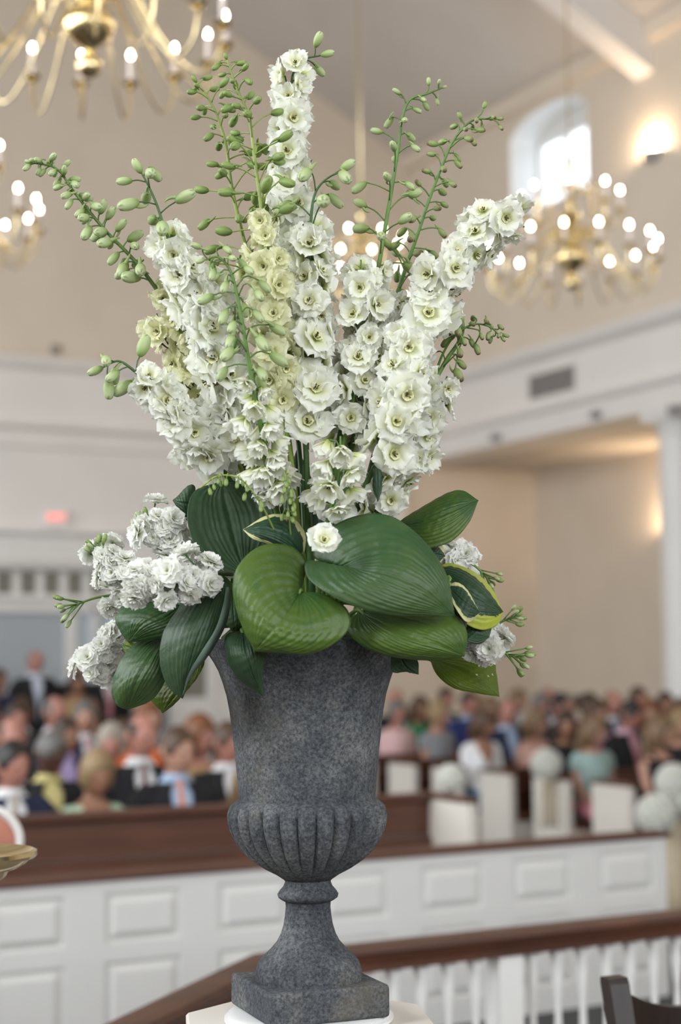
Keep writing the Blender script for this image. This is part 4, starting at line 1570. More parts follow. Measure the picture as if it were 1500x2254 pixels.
def floret_builder(seed, openness, n2=5):
    rnd = random.Random(seed)
    b = MB()
    cup = (1 - openness)
    for k in range(5):
        petal(b, rnd, 2 * math.pi * k / 5 + rnd.uniform(-.14, .14), .98 * (1 - .2 * cup) + rnd.uniform(-.10, .08), .53 + rnd.uniform(-.05, .05), .16 + 1.1 * cup + rnd.uniform(-.08, .08), -.16 + rnd.uniform(-.22, .18), .07 + rnd.uniform(0, .05), 0, curl=rnd.uniform(-.10, .16))
    for k in range(n2):
        petal(b, rnd, 2 * math.pi * (k + .5) / n2 + rnd.uniform(-.25, .25), .66 * (1 - .2 * cup) + rnd.uniform(-.12, .08), .36 + rnd.uniform(-.05, .05), .20 + 1.0 * cup + rnd.uniform(-.05, .08), -.06 + rnd.uniform(-.14, .16), .08, .045, curl=rnd.uniform(-.05, .2), lob=.2)
    return b


def bee_builder(seed):
    rnd = random.Random(seed)
    b = MB()
    for k in range(5):
        petal(b, rnd, 2 * math.pi * k / 5 + rnd.uniform(-.2, .2), .20, .13, .26, -.05, .03, .10, .03, 4, 3)
    b.setattr_('rad', [])
    for k in range(6):
        a = rnd.uniform(0, 6.28)
        r = rnd.uniform(.02, .08)
        p = Vector((r * math.cos(a), r * math.sin(a), .16))
        n0 = len(b.v)
        b.tube([p, p + Vector((math.cos(a) * .02, math.sin(a) * .02, .13)), p + Vector((math.cos(a) * .035, math.sin(a) * .035, .19))], [.012, .012, .03], 5)
        b.setattr_('spot', [1.0] * (len(b.v) - n0))
        b.setattr_('rad', [0.0] * (len(b.v) - n0))
    return b


FL = {}
for nm, m_ in (('w', M_petal), ('c', M_petalc)):
    FL[nm] = {'open': [floret_builder(10 + k, .95 - .06 * k).mesh('floret', m_, True) for k in range(5)],
              'half': [floret_builder(30 + k, .55 - .05 * k).mesh('floret', m_, True) for k in range(3)],
              'bell': [floret_builder(50 + k, .12, 5).mesh('floret', m_, True) for k in range(3)]}
BEE = [bee_builder(70 + k).mesh('bee', M_bee, True) for k in range(2)]


def bud_builder(seed, spur=True, split=False):
    rnd = random.Random(seed)
    b = MB()
    prof = [(.03, 0), (.12, .06), (.21, .2), (.27, .42), (.275, .6), (.24, .8), (.19, .93), (.10, 1.0)]
    n0 = 0
    b.lathe(prof, 15, flute=lambda j, th: 1 - .10 * abs(math.cos(th * 2.5)) * (1 if j > 1 else .3))
    b.setattr_('rad', [z for r, z in prof for _ in range(15)])
    b.setattr_('spot', [(.9 if j in (6, 7) and k % 3 == 0 else 0) for j in range(len(prof)) for k in range(15)])
    if spur:
        pts = catmull([(0, .10, .22), (0, .22, .02), (0, .26, -.25), (0, .20, -.45)], 7)
        b.tube(pts, [.12, .10, .085, .07, .055, .035, .015], 7)
        b.setattr_('rad', [.3] * 49)
    return b


BUD = {k: [bud_builder(90 + j, j < 2).mesh('bud', m_, True) for j in range(3)] for k, m_ in (('g', M_budg), ('p', M_budp), ('b', M_budb))}


def rosette_builder(seed):
    rnd = random.Random(seed)
    b = MB()
    for n_, Lp, W, c0, z0 in ((7, .95, .48, .10, 0), (6, .78, .42, .38, .06), (5, .55, .32, .52, .10), (4, .32, .22, .50, .14)):
        off = rnd.uniform(0, 2)
        for k in range(n_):
            petal(b, rnd, 2 * math.pi * k / n_ + off + rnd.uniform(-.2, .2), Lp + rnd.uniform(-.08, .08), W, c0, -.12 + rnd.uniform(-.1, .1), .09, z0, .03, 5, 4, .16)
    return b


ROS = {'w': [rosette_builder(110 + k).mesh('stock_floret', M_stock, True) for k in range(5)]}
ROS['c'] = ROS['w']


# ------------------------------------------------------------------ spikes
def wp(p):
    return P(p[0], p[1], D0 + p[2])


def spike(pts, lab, fl=None, bd=None, fsize=92, fgap=15, tint='w', bcol='g', bsize=(32, 16), bgap=17, stemm=None, r0=.0052, r1=.0012, seed=0, hang=0.0, bell=False, ped=1.0, half_from=.75, name='delphinium_stem', cat='flower stem'):
    rnd = random.Random(1000 + seed)
    world = [wp(p) for p in pts]
    n = len(pts)
    NS = 12 * (n - 1) + 1
    curve = [Vector(c_) for c_ in catmull([tuple(w_) for w_ in world], NS)]
    root = empty(name, curve[0], lab, cat, 'tall delphinium stems')
    org = curve[0]
    at = lambda u: (lambda t: curve[min(NS - 1, int(t))].lerp(curve[min(NS - 1, int(t) + 1)], t - int(t)))(max(0, min(NS - 1.001, u * 12)))
    sb = MB()
    sb.tube([c_ - org for c_ in curve], [r0 + (r1 - r0) * (i / (NS - 1)) ** .8 for i in range(NS)], 8)
    ang = rnd.uniform(0, 6.28)

    def node(u):
        p = at(u)
        t = (at(u + .08) - at(u - .08)).normalized()
        side = t.cross(-FWD)
        side = side.normalized() if side.length > 1e-3 else RGT.copy()
        fr = side.cross(t).normalized()
        if fr.dot(FWD) > 0:
            fr = -fr
        return p, t, side, fr

    def walk(u0, u1, gap_px):
        u = u0
        out = []
        while u < u1:
            out.append(u)
            g = gap_px(u) if callable(gap_px) else gap_px
            ds = (at(u + .05) - at(u - .05)).length / .1
            u += g * PXM / max(ds, 1e-4)
        return out

    if fl:
        us = walk(fl[0], fl[1], fgap)
        for i, u in enumerate(us):
            p, t, side, fr = node(u)
            ang += 2.4
            f = (u - fl[0]) / max(1e-6, fl[1] - fl[0])
            rr = fsize * PXM * .5 * rnd.uniform(.78, 1.16) * (1 - .30 * f ** 2)
            a = ang + rnd.uniform(-.3, .3)
            out = side * math.cos(a) + fr * math.sin(a)
            upm = rnd.uniform(-.15, .35)
            if bell:
                kind = 'bell' if rnd.random() < .7 else 'half'
                d = (out * .55 + Vector((0, 0, -1)) * rnd.uniform(.55, 1.1)).normalized()
            else:
                kind = 'open' if (f < half_from and rnd.random() < .85) else 'half'
                d = (out + t * upm + (-FWD) * .2 + Vector((rnd.uniform(-.4, .4), rnd.uniform(-.4, .4), rnd.uniform(-.45, .35) - hang))).normalized()
            q = p + out * rr * rnd.uniform(.35, .85) * ped + t * rr * rnd.uniform(-.1, .5)
            if bell:
                q = p + out * rr * .7 * ped + Vector((0, 0, rr * .2))
            sb.tube([v_ - org for v_ in (p - t * rr * .35, p + out * rr * .25 - t * rr * .05 + Vector((0, 0, .2 * rr if bell else 0)), q - d * rr * .02)], [.0013, .0011, .0016], 5)
            me = rnd.choice(FL[tint][kind])
            o = put('floret', me, root, frame(d, loc=q - org, s=rr, spin=rnd.uniform(0, 6.28)))
            if kind != 'bell':
                put('bee', rnd.choice(BEE), o)
    if bd:
        gp = (lambda u: bgap * (.55 + .45 * (1 - (u - bd[0]) / (bd[1] - bd[0]))))
        for i, u in enumerate(walk(bd[0], bd[1] - .04, gp)):
            p, t, side, fr = node(u)
            ang += 2.4
            f = (u - bd[0]) / (bd[1] - bd[0])
            sz = (bsize[0] + (bsize[1] - bsize[0]) * f) * PXM * rnd.uniform(.85, 1.2) * 1.08
            a = ang + rnd.uniform(-.7, .7)
            out = side * math.cos(a) + fr * math.sin(a)
            ln = sz * rnd.uniform(.8, 1.9) * (1.0 - .4 * f) * ped
            lift_ = rnd.uniform(.15, .9)
            m1 = p + out * ln * .5 + t * ln * lift_ * .7
            q = p + out * ln * .95 + t * ln * (lift_ if hang <= 0 else .1)
            d = (out * .9 + t * rnd.uniform(-.2, .7) + Vector((0, 0, rnd.uniform(-.8, .05) - hang)) + side * rnd.uniform(-.4, .4)).normalized()
            cv = catmull([tuple(p - org), tuple(m1 - org), tuple(q - org)], 6)
            sb.tube(cv, [.0011] * 6, 5)
            put('bud', rnd.choice(BUD[bcol]), root, frame(d, loc=q - org - d * sz * .03, s=sz, spin=rnd.uniform(0, 6.28)))
        # terminal bud
        p, t, side, fr = node(bd[1])
        put('bud', BUD[bcol][2], root, frame(t, loc=p - org, s=bsize[1] * PXM))
    sb.build('stem', stemm or M_stemg, root, True)
    return root


spike([(620, 1330, 0), (560, 1080, -.02), (470, 860, -.02), (385, 700, -.03), (310, 590, -.03), (230, 505, -.03), (165, 425, -.03), (125, 372, -.03), (72, 358, -.03)],
      'delphinium stem leaning furthest out of the bunch with plump pale buds crowded along it', (2.3, 3.7), (3.7, 8), 62, 20, 'c', 'p', (40, 18), 11, M_stemg, seed=1, ped=.38)
spike([(640, 1330, 0), (590, 1120, -.015), (530, 960, -.06), (480, 800, -.08), (430, 660, -.08), (392, 575, -.08), (365, 510, -.08), (345, 450, -.08), (325, 405, -.08), (312, 382, -.08)],
      'delphinium stem with big white florets and five nodding pale buds at its bent tip', (1.95, 5.9), (5.9, 9), 112, 12, 'w', 'p', (44, 36), 24, M_stemd, seed=2, ped=.62)
spike([(610, 1330, .0), (560, 1150, -.0), (480, 1020, -.06), (400, 930, -.10), (345, 860, -.11), (300, 820, -.11), (262, 795, -.11), (228, 808, -.11)],
      'low delphinium stem of white florets bending down to a cluster of pale buds', (2.1, 4.5), (4.6, 7), 98, 12, 'w', 'p', (42, 36), 22, M_stemd, seed=3, ped=.5)
spike([(670, 1330, .03), (640, 1000, .04), (595, 760, .05), (555, 600, .05), (530, 500, .05), (510, 410, .05), (498, 320, .05), (478, 255, .05), (458, 215, .05), (434, 182, .05)],
      'slim green-budded delphinium stem with a hooked tip beside the tallest spike', (1.6, 3.2), (3.0, 9), 72, 26, 'c', 'g', (34, 20), 17, M_stemy, seed=4, ped=1.15)
spike([(675, 1330, -.02), (645, 1050, -.06), (615, 800, -.08), (592, 620, -.08), (578, 480, -.07), (562, 360, -.06), (548, 260, -.05), (520, 190, -.05), (500, 132, -.05)],
      'yellow-green delphinium stem with cream half-open florets below and loose buds above', (1.6, 4.0), (3.7, 8), 78, 13, 'c', 'g', (38, 17), 15, M_stemy, seed=5, ped=1.1, half_from=.55)
spike([(690, 1330, 0), (678, 1080, 0), (668, 880, 0), (655, 680, 0), (648, 520, 0), (640, 400, 0), (628, 310, 0), (640, 230, 0), (645, 165, 0), (668, 132, 0), (706, 122, 0)],
      'tallest delphinium spike, white florets right up to four pale buds at the tip', (1.85, 8.25), (8.45, 10), 102, 15, 'w', 'p', (36, 32), 26, M_stemd, seed=6, ped=.8)
spike([(690, 1330, -.03), (676, 1100, -.05), (676, 900, -.06), (684, 740, -.06), (690, 620, -.06), (684, 520, -.06), (690, 440, -.06), (710, 402, -.06), (748, 376, -.06)],
      'dense white delphinium spike in the centre with large pale buds at a bent tip', (1.75, 5.1), (5.1, 8), 102, 13, 'w', 'p', (46, 40), 34, M_stemd, seed=7, ped=.8)
spike([(720, 1330, 0), (735, 1040, -.01), (770, 880, -.02), (805, 740, -.02), (828, 620, -.02), (845, 520, -.02), (862, 420, -.02), (875, 340, -.02), (886, 262, -.02), (903, 220, -.02), (940, 207, -.02), (972, 194, -.02)],
      'airy delphinium stem of spaced pale green buds, its tip bent sideways', (1.6, 4.3), (4.1, 11), 86, 18, 'w', 'p', (40, 13), 25, M_stemg, seed=8, ped=1.1)
spike([(730, 1330, .05), (760, 1050, .06), (820, 830, .06), (862, 690, .06), (890, 600, .06), (918, 520, .06), (945, 440, .06), (972, 370, .06), (1000, 308, .06), (1040, 266, .06), (1094, 262, .06)],
      'delphinium stem of small brown-tipped buds arching over before the bright window', None, (2.6, 10), 80, 20, 'w', 'b', (33, 16), 16, M_stemg, seed=9, ped=1.05)
spike([(760, 1330, 0), (810, 1060, -.01), (862, 880, -.02), (910, 740, -.03), (960, 650, -.03), (1010, 580, -.03), (1055, 520, -.03), (1088, 480, -.03), (1120, 482, -.03), (1156, 500, -.03)],
      'white delphinium spike leaning out in front of the chandelier by the window', (1.6, 8.7), None, 104, 15, 'w', 'p', stemm=M_stemd, seed=10)
spike([(780, 1330, .03), (880, 960, .02), (950, 850, .01), (985, 790, .01), (1013, 748, .01), (1019, 712, .01), (1003, 692, .01)],
      'thin curled delphinium stem hooking back on itself with drooping small buds', None, (2.3, 5), 60, 20, 'w', 'b', (32, 24), 20, M_stemg, seed=11, hang=.5, r0=.004, r1=.0026)
spike([(950, 850, .012), (975, 780, .005), (1005, 735, 0), (1045, 714, 0), (1080, 720, 0), (1103, 742, 0)],
      'small arching side spray of tiny brown-tipped buds beside the curled stem', None, (1.8, 5), 60, 20, 'w', 'b', (24, 14), 12, M_stemg, seed=12, hang=.6, r0=.002)
spike([(770, 1330, 0), (830, 1120, -.02), (890, 1020, -.03), (940, 930, -.04), (968, 870, -.04), (985, 828, -.04)],
      'short white delphinium stem bending out above the raised hosta leaf', (1.4, 4.7), None, 84, 14, 'w', 'p', stemm=M_stemd, seed=13)
spike([(640, 1330, -.03), (602, 1080, -.085), (575, 940, -.14), (552, 820, -.15), (535, 720, -.15), (520, 640, -.15), (505, 592, -.15), (480, 566, -.15), (452, 572, -.15)],
      'delphinium stem in front with hanging bell florets and nodding greenish buds', (1.0, 2.9), (2.9, 8), 74, 15, 'w', 'p', (38, 20), 13, M_stemg, seed=14, hang=.7, bell=True)
spike([(720, 1330, -.03), (735, 1080, -.05), (775, 900, -.06), (798, 760, -.05), (800, 660, -.05), (795, 572, -.05)],
      'white delphinium stem in the middle ending below the chandelier lights', (1.75, 4.9), None, 90, 13, 'w', 'p', stemm=M_stemg, seed=15)
spike([(750, 1330, -.05), (790, 1110, -.08), (850, 980, -.10), (882, 880, -.10), (898, 790, -.09), (902, 725, -.08)],
      'delphinium stem carrying the largest wide-open white floret with yellow eye', (1.8, 4.9), None, 108, 13, 'w', 'p', stemm=M_stemd, seed=16)
spike([(630, 1330, .03), (560, 1080, .02), (470, 920, .02), (405, 810, .02), (362, 740, .02), (345, 690, .02)],
      'cream delphinium stem tucked behind the big-floreted one', (1.5, 4.8), None, 88, 14, 'c', 'p', stemm=M_stemd, seed=17)
spike([(700, 1330, -.08), (715, 1180, -.11), (738, 1090, -.13), (748, 1020, -.14), (750, 960, -.14)],
      'short delphinium stem of bell florets drooping over the folded hosta leaf', (1.55, 4.0), None, 84, 15, 'w', 'p', stemm=M_stemg, seed=18, bell=True)
spike([(650, 1330, -.03), (629, 1160, -.055), (607, 1075, -.10), (578, 995, -.12)],
      'short delphinium stem of white bells just above the broad upright leaf', (1.9, 3.0), None, 78, 13, 'w', 'p', stemm=M_stemg, seed=19, bell=True)
spike([(680, 1330, .05), (660, 1000, .07), (630, 800, .07), (618, 640, .07), (615, 560, .07)],
      'white delphinium stem hidden at the back of the bunch', (1.3, 3.9), None, 92, 13, 'w', 'p', stemm=M_stemd, seed=20)
spike([(770, 1330, -.04), (820, 1150, -.07), (858, 1080, -.08), (878, 1010, -.08), (900, 950, -.07)],
      'short white delphinium stem low beside the large folded leaf', (.8, 3.8), None, 82, 15, 'w', 'p', stemm=M_stemd, seed=21)
spike([(655, 1330, .0), (560, 1120, -.0), (470, 1010, -.01), (420, 960, -.02), (395, 900, -.02)],
      'white delphinium stem filling the low outer flank above the stock flowers', (1.5, 3.9), None, 92, 14, 'w', 'p', stemm=M_stemd, seed=22)
spike([(740, 1330, .06), (760, 1000, .08), (800, 820, .08), (840, 700, .07), (860, 640, .07)],
      'white delphinium stem at the back between the two budded stems', (1.0, 3.6), None, 90, 15, 'w', 'p', stemm=M_stemd, seed=23)

spike([(645, 1330, .02), (580, 1050, -.02), (530, 900, -.03), (498, 780, -.03), (478, 680, -.03), (470, 610, -.03)],
      'white delphinium stem filling the gap beside the nodding bell stem', (1.5, 4.8), None, 92, 14, 'w', 'p', stemm=M_stemd, seed=24)


def stock(pts, lab, fl, size=54, gap=7, tint='w', buds=True, seed=0, r=.003, bud_out=1.0):
    rnd = random.Random(2000 + seed)
    world = [wp(p) for p in pts]
    NS = 10 * (len(pts) - 1) + 1
    curve = [Vector(c_) for c_ in catmull([tuple(w_) for w_ in world], NS)]
    org = curve[0]
    root = empty('stock_stem', org, lab, 'flower stem', 'white stock stems')
    at = lambda u: curve[max(0, min(NS - 1, int(round(u * 10))))]
    sb = MB()
    sb.tube([c_ - org for c_ in curve], [r * (1 - .5 * i / NS) for i in range(NS)], 7)
    u, ang = fl[0], 0
    tl = (curve[-1] - curve[0]).length / (len(pts) - 1)
    while u < fl[1]:
        p = at(u)
        t = (at(u + .2) - at(u - .2)).normalized()
        s1 = t.cross(FWD).normalized()
        s2 = t.cross(s1)
        ang += 2.4
        out = s1 * math.cos(ang) + s2 * math.sin(ang)
        rr = size * PXM * .5 * rnd.uniform(.65, 1.2)
        q = p + out * rr * rnd.uniform(.5, 1.5) + t * rr * rnd.uniform(-.3, .5)
        d = (out + t * rnd.uniform(-.2, .8) - FWD * .15 + Vector((rnd.uniform(-.5, .5), rnd.uniform(-.5, .5), rnd.uniform(-.4, .6)))).normalized()
        sb.tube([p - org - t * rr * .3, q - org - d * rr * .05], [.0012, .0014], 5)
        put('floret', rnd.choice(ROS[tint]), root, frame(d, loc=q - org, s=rr, spin=rnd.uniform(0, 6.28)))
        u += gap * PXM / tl
    if buds:
        tip = curve[-1]
        t = (curve[-1] - curve[-4]).normalized()
        for k in range(9):
            a = 2.4 * k
            s1 = t.cross(FWD).normalized(); s2 = t.cross(s1)
            out = s1 * math.cos(a) + s2 * math.sin(a)
            base = tip - t * (.022 - .002 * k)
            ln = (.022 - .0012 * k) * bud_out
            d = (out * .7 + t).normalized()
            sb.tube([base - org, base + d * ln - org], [.0011, .0011], 5)
            put('bud', BUD['p' if k % 3 == 0 else 'g'][2], root, frame(d, loc=base + d * ln * .95 - org, s=.013 * rnd.uniform(.8, 1.1)))
    sb.build('stem', M_stemg, root, True)
    return root


stock([(500, 1290, -.01), (440, 1235, -.02), (380, 1190, -.03), (345, 1165, -.03), (315, 1145, -.03)], 'stock stem of ruffled blossoms against the broad upright leaf', (.5, 3.8), 62, 5, 'c', True, 1)
stock([(512, 1264, -.06), (445, 1264, -.135), (378, 1287, -.165), (330, 1280, -.16), (300, 1270, -.16)], 'stock stem with the densest ruffled white blossoms, over the long drooping leaf', (.9, 3.9), 60, 5, 'w', False, 2)
stock([(480, 1310, .04), (330, 1315, .045), (270, 1310, .045), (215, 1315, .04), (155, 1335, .03)], 'stock stem reaching outwards with a bare green budded tip', (.8, 2.5), 56, 8, 'w', True, 3, bud_out=1.6)
stock([(470, 1300, .01), (320, 1275, -.02), (262, 1265, -.03), (232, 1235, -.03), (215, 1200, -.03)], 'slender stock stem turning up with few loose white blossoms', (.9, 3.7), 52, 10, 'w', True, 4)
stock([(480, 1350, .07), (350, 1370, .11), (280, 1395, .115), (235, 1430, .105), (208, 1485, .10)], 'stock stem drooping low with white blossoms beside the lowest leaf', (1.0, 3.9), 62, 6, 'c', True, 5)
stock([(900, 1290, .05), (960, 1235, .065), (1005, 1225, .07), (1045, 1245, .07), (1078, 1278, .065)], 'stock stem of white blossoms between the raised leaf and the yellow-edged leaf', (1.0, 2.9), 56, 7, 'w', True, 6, bud_out=1.2)
stock([(900, 1380, .04), (1010, 1395, .02), (1060, 1415, .0), (1095, 1430, -.01), (1140, 1450, -.01)], 'stock stem of white blossoms hanging below the yellow-edged leaf', (1.35, 3.1), 60, 5, 'w', True, 7, bud_out=1.5)
stock([(940, 1370, .09), (1040, 1385, .15), (1085, 1380, .15), (1110, 1366, .145), (1138, 1358, .14)], 'thin stock sprig with two buds behind the yellow-edged leaf', (1.2, 2.4), 50, 9, 'w', True, 8)


# little green bell sprigs
def sprig(pts, lab, seed, n=12):
    rnd = random.Random(seed)
    cv = [Vector(c_) for c_ in catmull([tuple(wp(p)) for p in pts], 30)]
    org = cv[0]
    root = empty('bell_sprig', org, lab, 'sprig', 'small green bell sprigs')
    b = MB(); b.tube([c_ - org for c_ in cv], [.0013] * 30, 5)
    for k in range(n):
        i = 8 + int(21 * k / n)
        out = (RGT * rnd.uniform(-1, 1) - FWD * rnd.uniform(0, 1)).normalized()
        q = cv[i] + out * .008 + Vector((0, 0, -.004))
        b.tube([cv[i] - org, cv[i] + out * .005 + Vector((0, 0, .003)) - org, q - org], .0006, 4)
        put('bud', BUD['g'][2], root, frame(Vector((0, 0, -1)) + out * .2, loc=q - org, s=.0105 * rnd.uniform(.8, 1.15)))
    b.build('stem', M_stemy, root, True)


sprig([(610, 1180, -.13), (575, 1110, -.16), (530, 1055, -.17), (480, 1048, -.17), (440, 1075, -.17)], 'little sprig of green bells arching over the broad upright leaf', 5, 12)
sprig([(640, 1180, -.12), (636, 1120, -.14), (633, 1080, -.14), (630, 1030, -.14)], 'little upright sprig of yellow-green bells in the centre', 6, 16)

# ------------------------------------------------------------------ hosta leaves
GB = [(0, (.030, .075, .022)), (.5, (.045, .105, .030)), (1, (.038, .090, .030))]
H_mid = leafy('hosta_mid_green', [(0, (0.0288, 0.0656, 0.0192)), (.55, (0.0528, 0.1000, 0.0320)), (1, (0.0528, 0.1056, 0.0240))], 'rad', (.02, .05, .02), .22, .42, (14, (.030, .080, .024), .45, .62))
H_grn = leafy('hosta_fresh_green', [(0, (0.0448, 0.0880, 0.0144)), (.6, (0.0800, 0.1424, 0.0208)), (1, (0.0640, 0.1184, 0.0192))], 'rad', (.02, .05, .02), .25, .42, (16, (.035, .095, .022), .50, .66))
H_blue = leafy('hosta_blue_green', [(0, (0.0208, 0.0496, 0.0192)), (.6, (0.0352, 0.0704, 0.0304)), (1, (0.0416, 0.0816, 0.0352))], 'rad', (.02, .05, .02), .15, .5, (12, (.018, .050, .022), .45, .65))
H_lime = leafy('hosta_lime_green', [(0, (0.0960, 0.1520, 0.0064)), (.6, (0.1200, 0.1760, 0.0064)), (1, (0.0840, 0.1360, 0.0080))], 'rad', (.5, .5, .3), .35, .45)
H_vary = leafy('hosta_yellow_margin', [(0, (0.0176, 0.0480, 0.0192)), (1, (0.0176, 0.0496, 0.0192))], 'rad', (0, 0, 0), .2, .45, None, ((.34, .38, .035), .92))
H_varw = leafy('hosta_cream_margin', [(0, (0.0192, 0.0528, 0.0240)), (1, (0.0208, 0.0560, 0.0256))], 'rad', (0, 0, 0), .2, .45, None, ((.56, .55, .27), .98))


def leaf(left, mid, right, m_, lab, veins=8, amp=.0011, nu=34, nv=72, wave=.0022, petiole=True, name='hosta_leaf', seed=0):
    rnd = random.Random(3000 + seed)
    fill = lambda pl: [tuple(wp((p[0], p[1], p[2]))) for p in pl]
    Lc, Mc, Rc = (catmull(fill(x), nu) for x in (left, mid, right))
    org = Vector(Mc[0])
    vs = []
    for i in range(nu):
        for j in range(nv + 1):
            v_ = -1 + 2 * j / nv
            a, b_, c_ = v_ * (v_ - 1) / 2, 1 - v_ * v_, v_ * (v_ + 1) / 2
            vs.append(Lc[i] * a + Mc[i] * b_ + Rc[i] * c_)
    V = np.array(vs).reshape(nu, nv + 1, 3)
    du = np.gradient(V, axis=0); dv = np.gradient(V, axis=1)
    nrm = np.cross(du, dv)
    ln = np.linalg.norm(nrm, axis=2, keepdims=True)
    nrm = nrm / np.maximum(ln, 1e-9)
    camv = np.array(CAM) - V
    if float((nrm[nu // 2, nv // 2] * camv[nu // 2, nv // 2]).sum()) < 0:
        nrm = -nrm
    jj = np.linspace(-1, 1, nv + 1)[None, :]
    ii = np.linspace(0, 1, nu)[:, None]
    env = np.clip(np.sin(np.pi * np.clip(ii * .92 + .06, 0, 1)) ** .6, 0, 1) * (1 - .55 * np.abs(jj) ** 3)
    disp = amp * .8 * np.cos(2 * np.pi * veins * (jj + .03 * np.sin(9 * jj + seed))) * env * (.7 + .3 * np.sin(3.1 * jj * veins + seed)) - .0025 * np.exp(-(jj / .05) ** 2) * np.sin(np.pi * ii) ** .7
    disp = disp + wave * np.sin(7 * ii + 3 * jj + seed) * np.abs(jj) ** 2 * np.sin(np.pi * ii)
    disp = disp + .0006 * np.sin(ii * 60 + 9 * jj) * env
    V = V + nrm * disp[:, :, None]
    b = MB()
    fs = []
    w1 = nv + 1
    for i in range(nu - 1):
        for j in range(nv):
            fs.append((i * w1 + j, i * w1 + j + 1, (i + 1) * w1 + j + 1, (i + 1) * w1 + j))
    b.add([Vector(x) - org for x in V.reshape(-1, 3)], fs)
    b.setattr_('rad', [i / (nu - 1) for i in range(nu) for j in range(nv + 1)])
    b.setattr_('edge', [max(abs(-1 + 2 * j / nv), .0) for i in range(nu) for j in range(nv + 1)])
    b.setattr_('spot', [0.0] * (nu * w1))
    root = empty(name, org, lab, 'leaf', 'hosta leaves around the urn rim')
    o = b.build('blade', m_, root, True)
    so = o.modifiers.new('thickness', 'SOLIDIFY'); so.thickness = .0007; so.offset = -1
    if petiole:
        base = Vector((UX, UY, zpx(1395))) + (org - Vector((UX, UY, org.z))) * .45
        d0 = (Vector(Mc[3]) - org).normalized()
        way = org.lerp(base, .45) - d0 * .01 - Vector((0, 0, .006))
        if org.z < zpx(1396):
            hd = Vector((org.x - UX, org.y - UY, 0)).normalized()
            way = Vector((UX, UY, zpx(1382))) + hd * .148
            base.z = zpx(1372)
        q = MB(); q.tube([Vector(p) - org for p in catmull([tuple(base), tuple(way), tuple(org - d0 * .004), tuple(Vector(Mc[2]) - Vector(nrm[2, nv // 2]) * .0022)], 12)], [.003] * 9 + [.0026, .002, .0012], 7)
        q.build('petiole', M_stemg, root, True)
    return root


leaf([(662, 1303, -.17), (674, 1240, -.15), (640, 1203, -.15), (575, 1203, -.17), (525, 1248, -.19), (514, 1310, -.20), (533, 1380, -.21), (562, 1433, -.215)],
     [(662, 1303, -.17), (640, 1335, -.205), (612, 1370, -.228), (585, 1402, -.23), (562, 1433, -.215)],
     [(662, 1303, -.17), (715, 1308, -.18), (762, 1338, -.19), (770, 1378, -.195), (735, 1414, -.205), (680, 1438, -.21), (620, 1437, -.215), (562, 1433, -.215)],
     H_grn, 'broad heart-shaped fresh green leaf hanging over the urn rim at the front', 9, .0013, 40, seed=1)
leaf([(735, 1245, -.15), (690, 1225, -.14), (712, 1174, -.13), (790, 1136, -.13), (862, 1137, -.14), (932, 1185, -.15), (984, 1262, -.165), (1002, 1355, -.175)],
     [(735, 1245, -.15), (800, 1252, -.19), (870, 1266, -.205), (940, 1300, -.20), (1002, 1355, -.175)],
     [(735, 1245, -.15), (678, 1232, -.16), (676, 1270, -.18), (720, 1306, -.20), (790, 1338, -.21), (870, 1358, -.205), (950, 1359, -.19), (1002, 1355, -.175)],
     H_mid, 'largest ribbed mid-green leaf folded over the urn rim', 10, .0015, 40, seed=2)
leaf([(790, 1345, -.12), (850, 1328, -.11), (930, 1333, -.12), (1000, 1348, -.13), (1029, 1390, -.14), (1023, 1445, -.15)],
     [(790, 1345, -.12), (850, 1378, -.165), (910, 1402, -.18), (970, 1422, -.175), (1023, 1445, -.15)],
     [(790, 1345, -.12), (764, 1380, -.14), (800, 1422, -.16), (870, 1449, -.165), (950, 1456, -.16), (1023, 1445, -.15)],
     H_grn, 'yellowish green leaf with a dark blotch tucked beneath the largest leaf', 9, .0012, seed=3)
leaf([(540, 1264, -.10), (478, 1252, -.112), (430, 1197, -.118), (415, 1130, -.105), (430, 1080, -.07), (490, 1060, -.05)],
     [(540, 1264, -.10), (522, 1200, -.075), (508, 1140, -.06), (496, 1095, -.05), (490, 1060, -.05)],
     [(540, 1264, -.10), (582, 1215, -.07), (604, 1150, -.06), (588, 1095, -.05), (548, 1066, -.045), (490, 1060, -.05)],
     H_blue, 'broad upright blue-green leaf behind the ruffled stock flowers', 7, .0008, seed=4)
leaf([(668, 1225, -.10), (672, 1172, -.085), (642, 1136, -.09), (590, 1137, -.112), (536, 1166, -.13)],
     [(668, 1225, -.10), (632, 1183, -.13), (586, 1164, -.14), (536, 1166, -.13)],
     [(668, 1225, -.10), (628, 1214, -.125), (588, 1198, -.138), (556, 1184, -.14), (536, 1166, -.13)],
     H_varw, 'small cream-edged leaf peeping out between the two front leaves', 6, .0008, seed=5)
leaf([(868, 1158, .0), (902, 1130, .0), (962, 1098, .0), (1015, 1081, -.005), (1054, 1101, -.02)],
     [(868, 1158, .0), (930, 1150, -.035), (990, 1126, -.04), (1054, 1101, -.02)],
     [(868, 1158, .0), (884, 1188, -.02), (932, 1207, -.045), (990, 1193, -.045), (1032, 1150, -.035), (1054, 1101, -.02)],
     H_grn, 'raised pointed green leaf standing out against the beige wall', 7, .0011, seed=6)
leaf([(960, 1250, .0), (992, 1238, .012), (1045, 1263, .005), (1086, 1300, -.008), (1109, 1347, -.03)],
     [(960, 1250, .0), (1010, 1280, -.045), (1060, 1312, -.055), (1109, 1347, -.03)],
     [(960, 1250, .0), (982, 1312, -.05), (1018, 1366, -.07), (1060, 1386, -.065), (1096, 1374, -.05), (1109, 1347, -.03)],
     H_vary, 'dark leaf with broad yellow margin beside the white stock flowers', 8, .0008, seed=7)
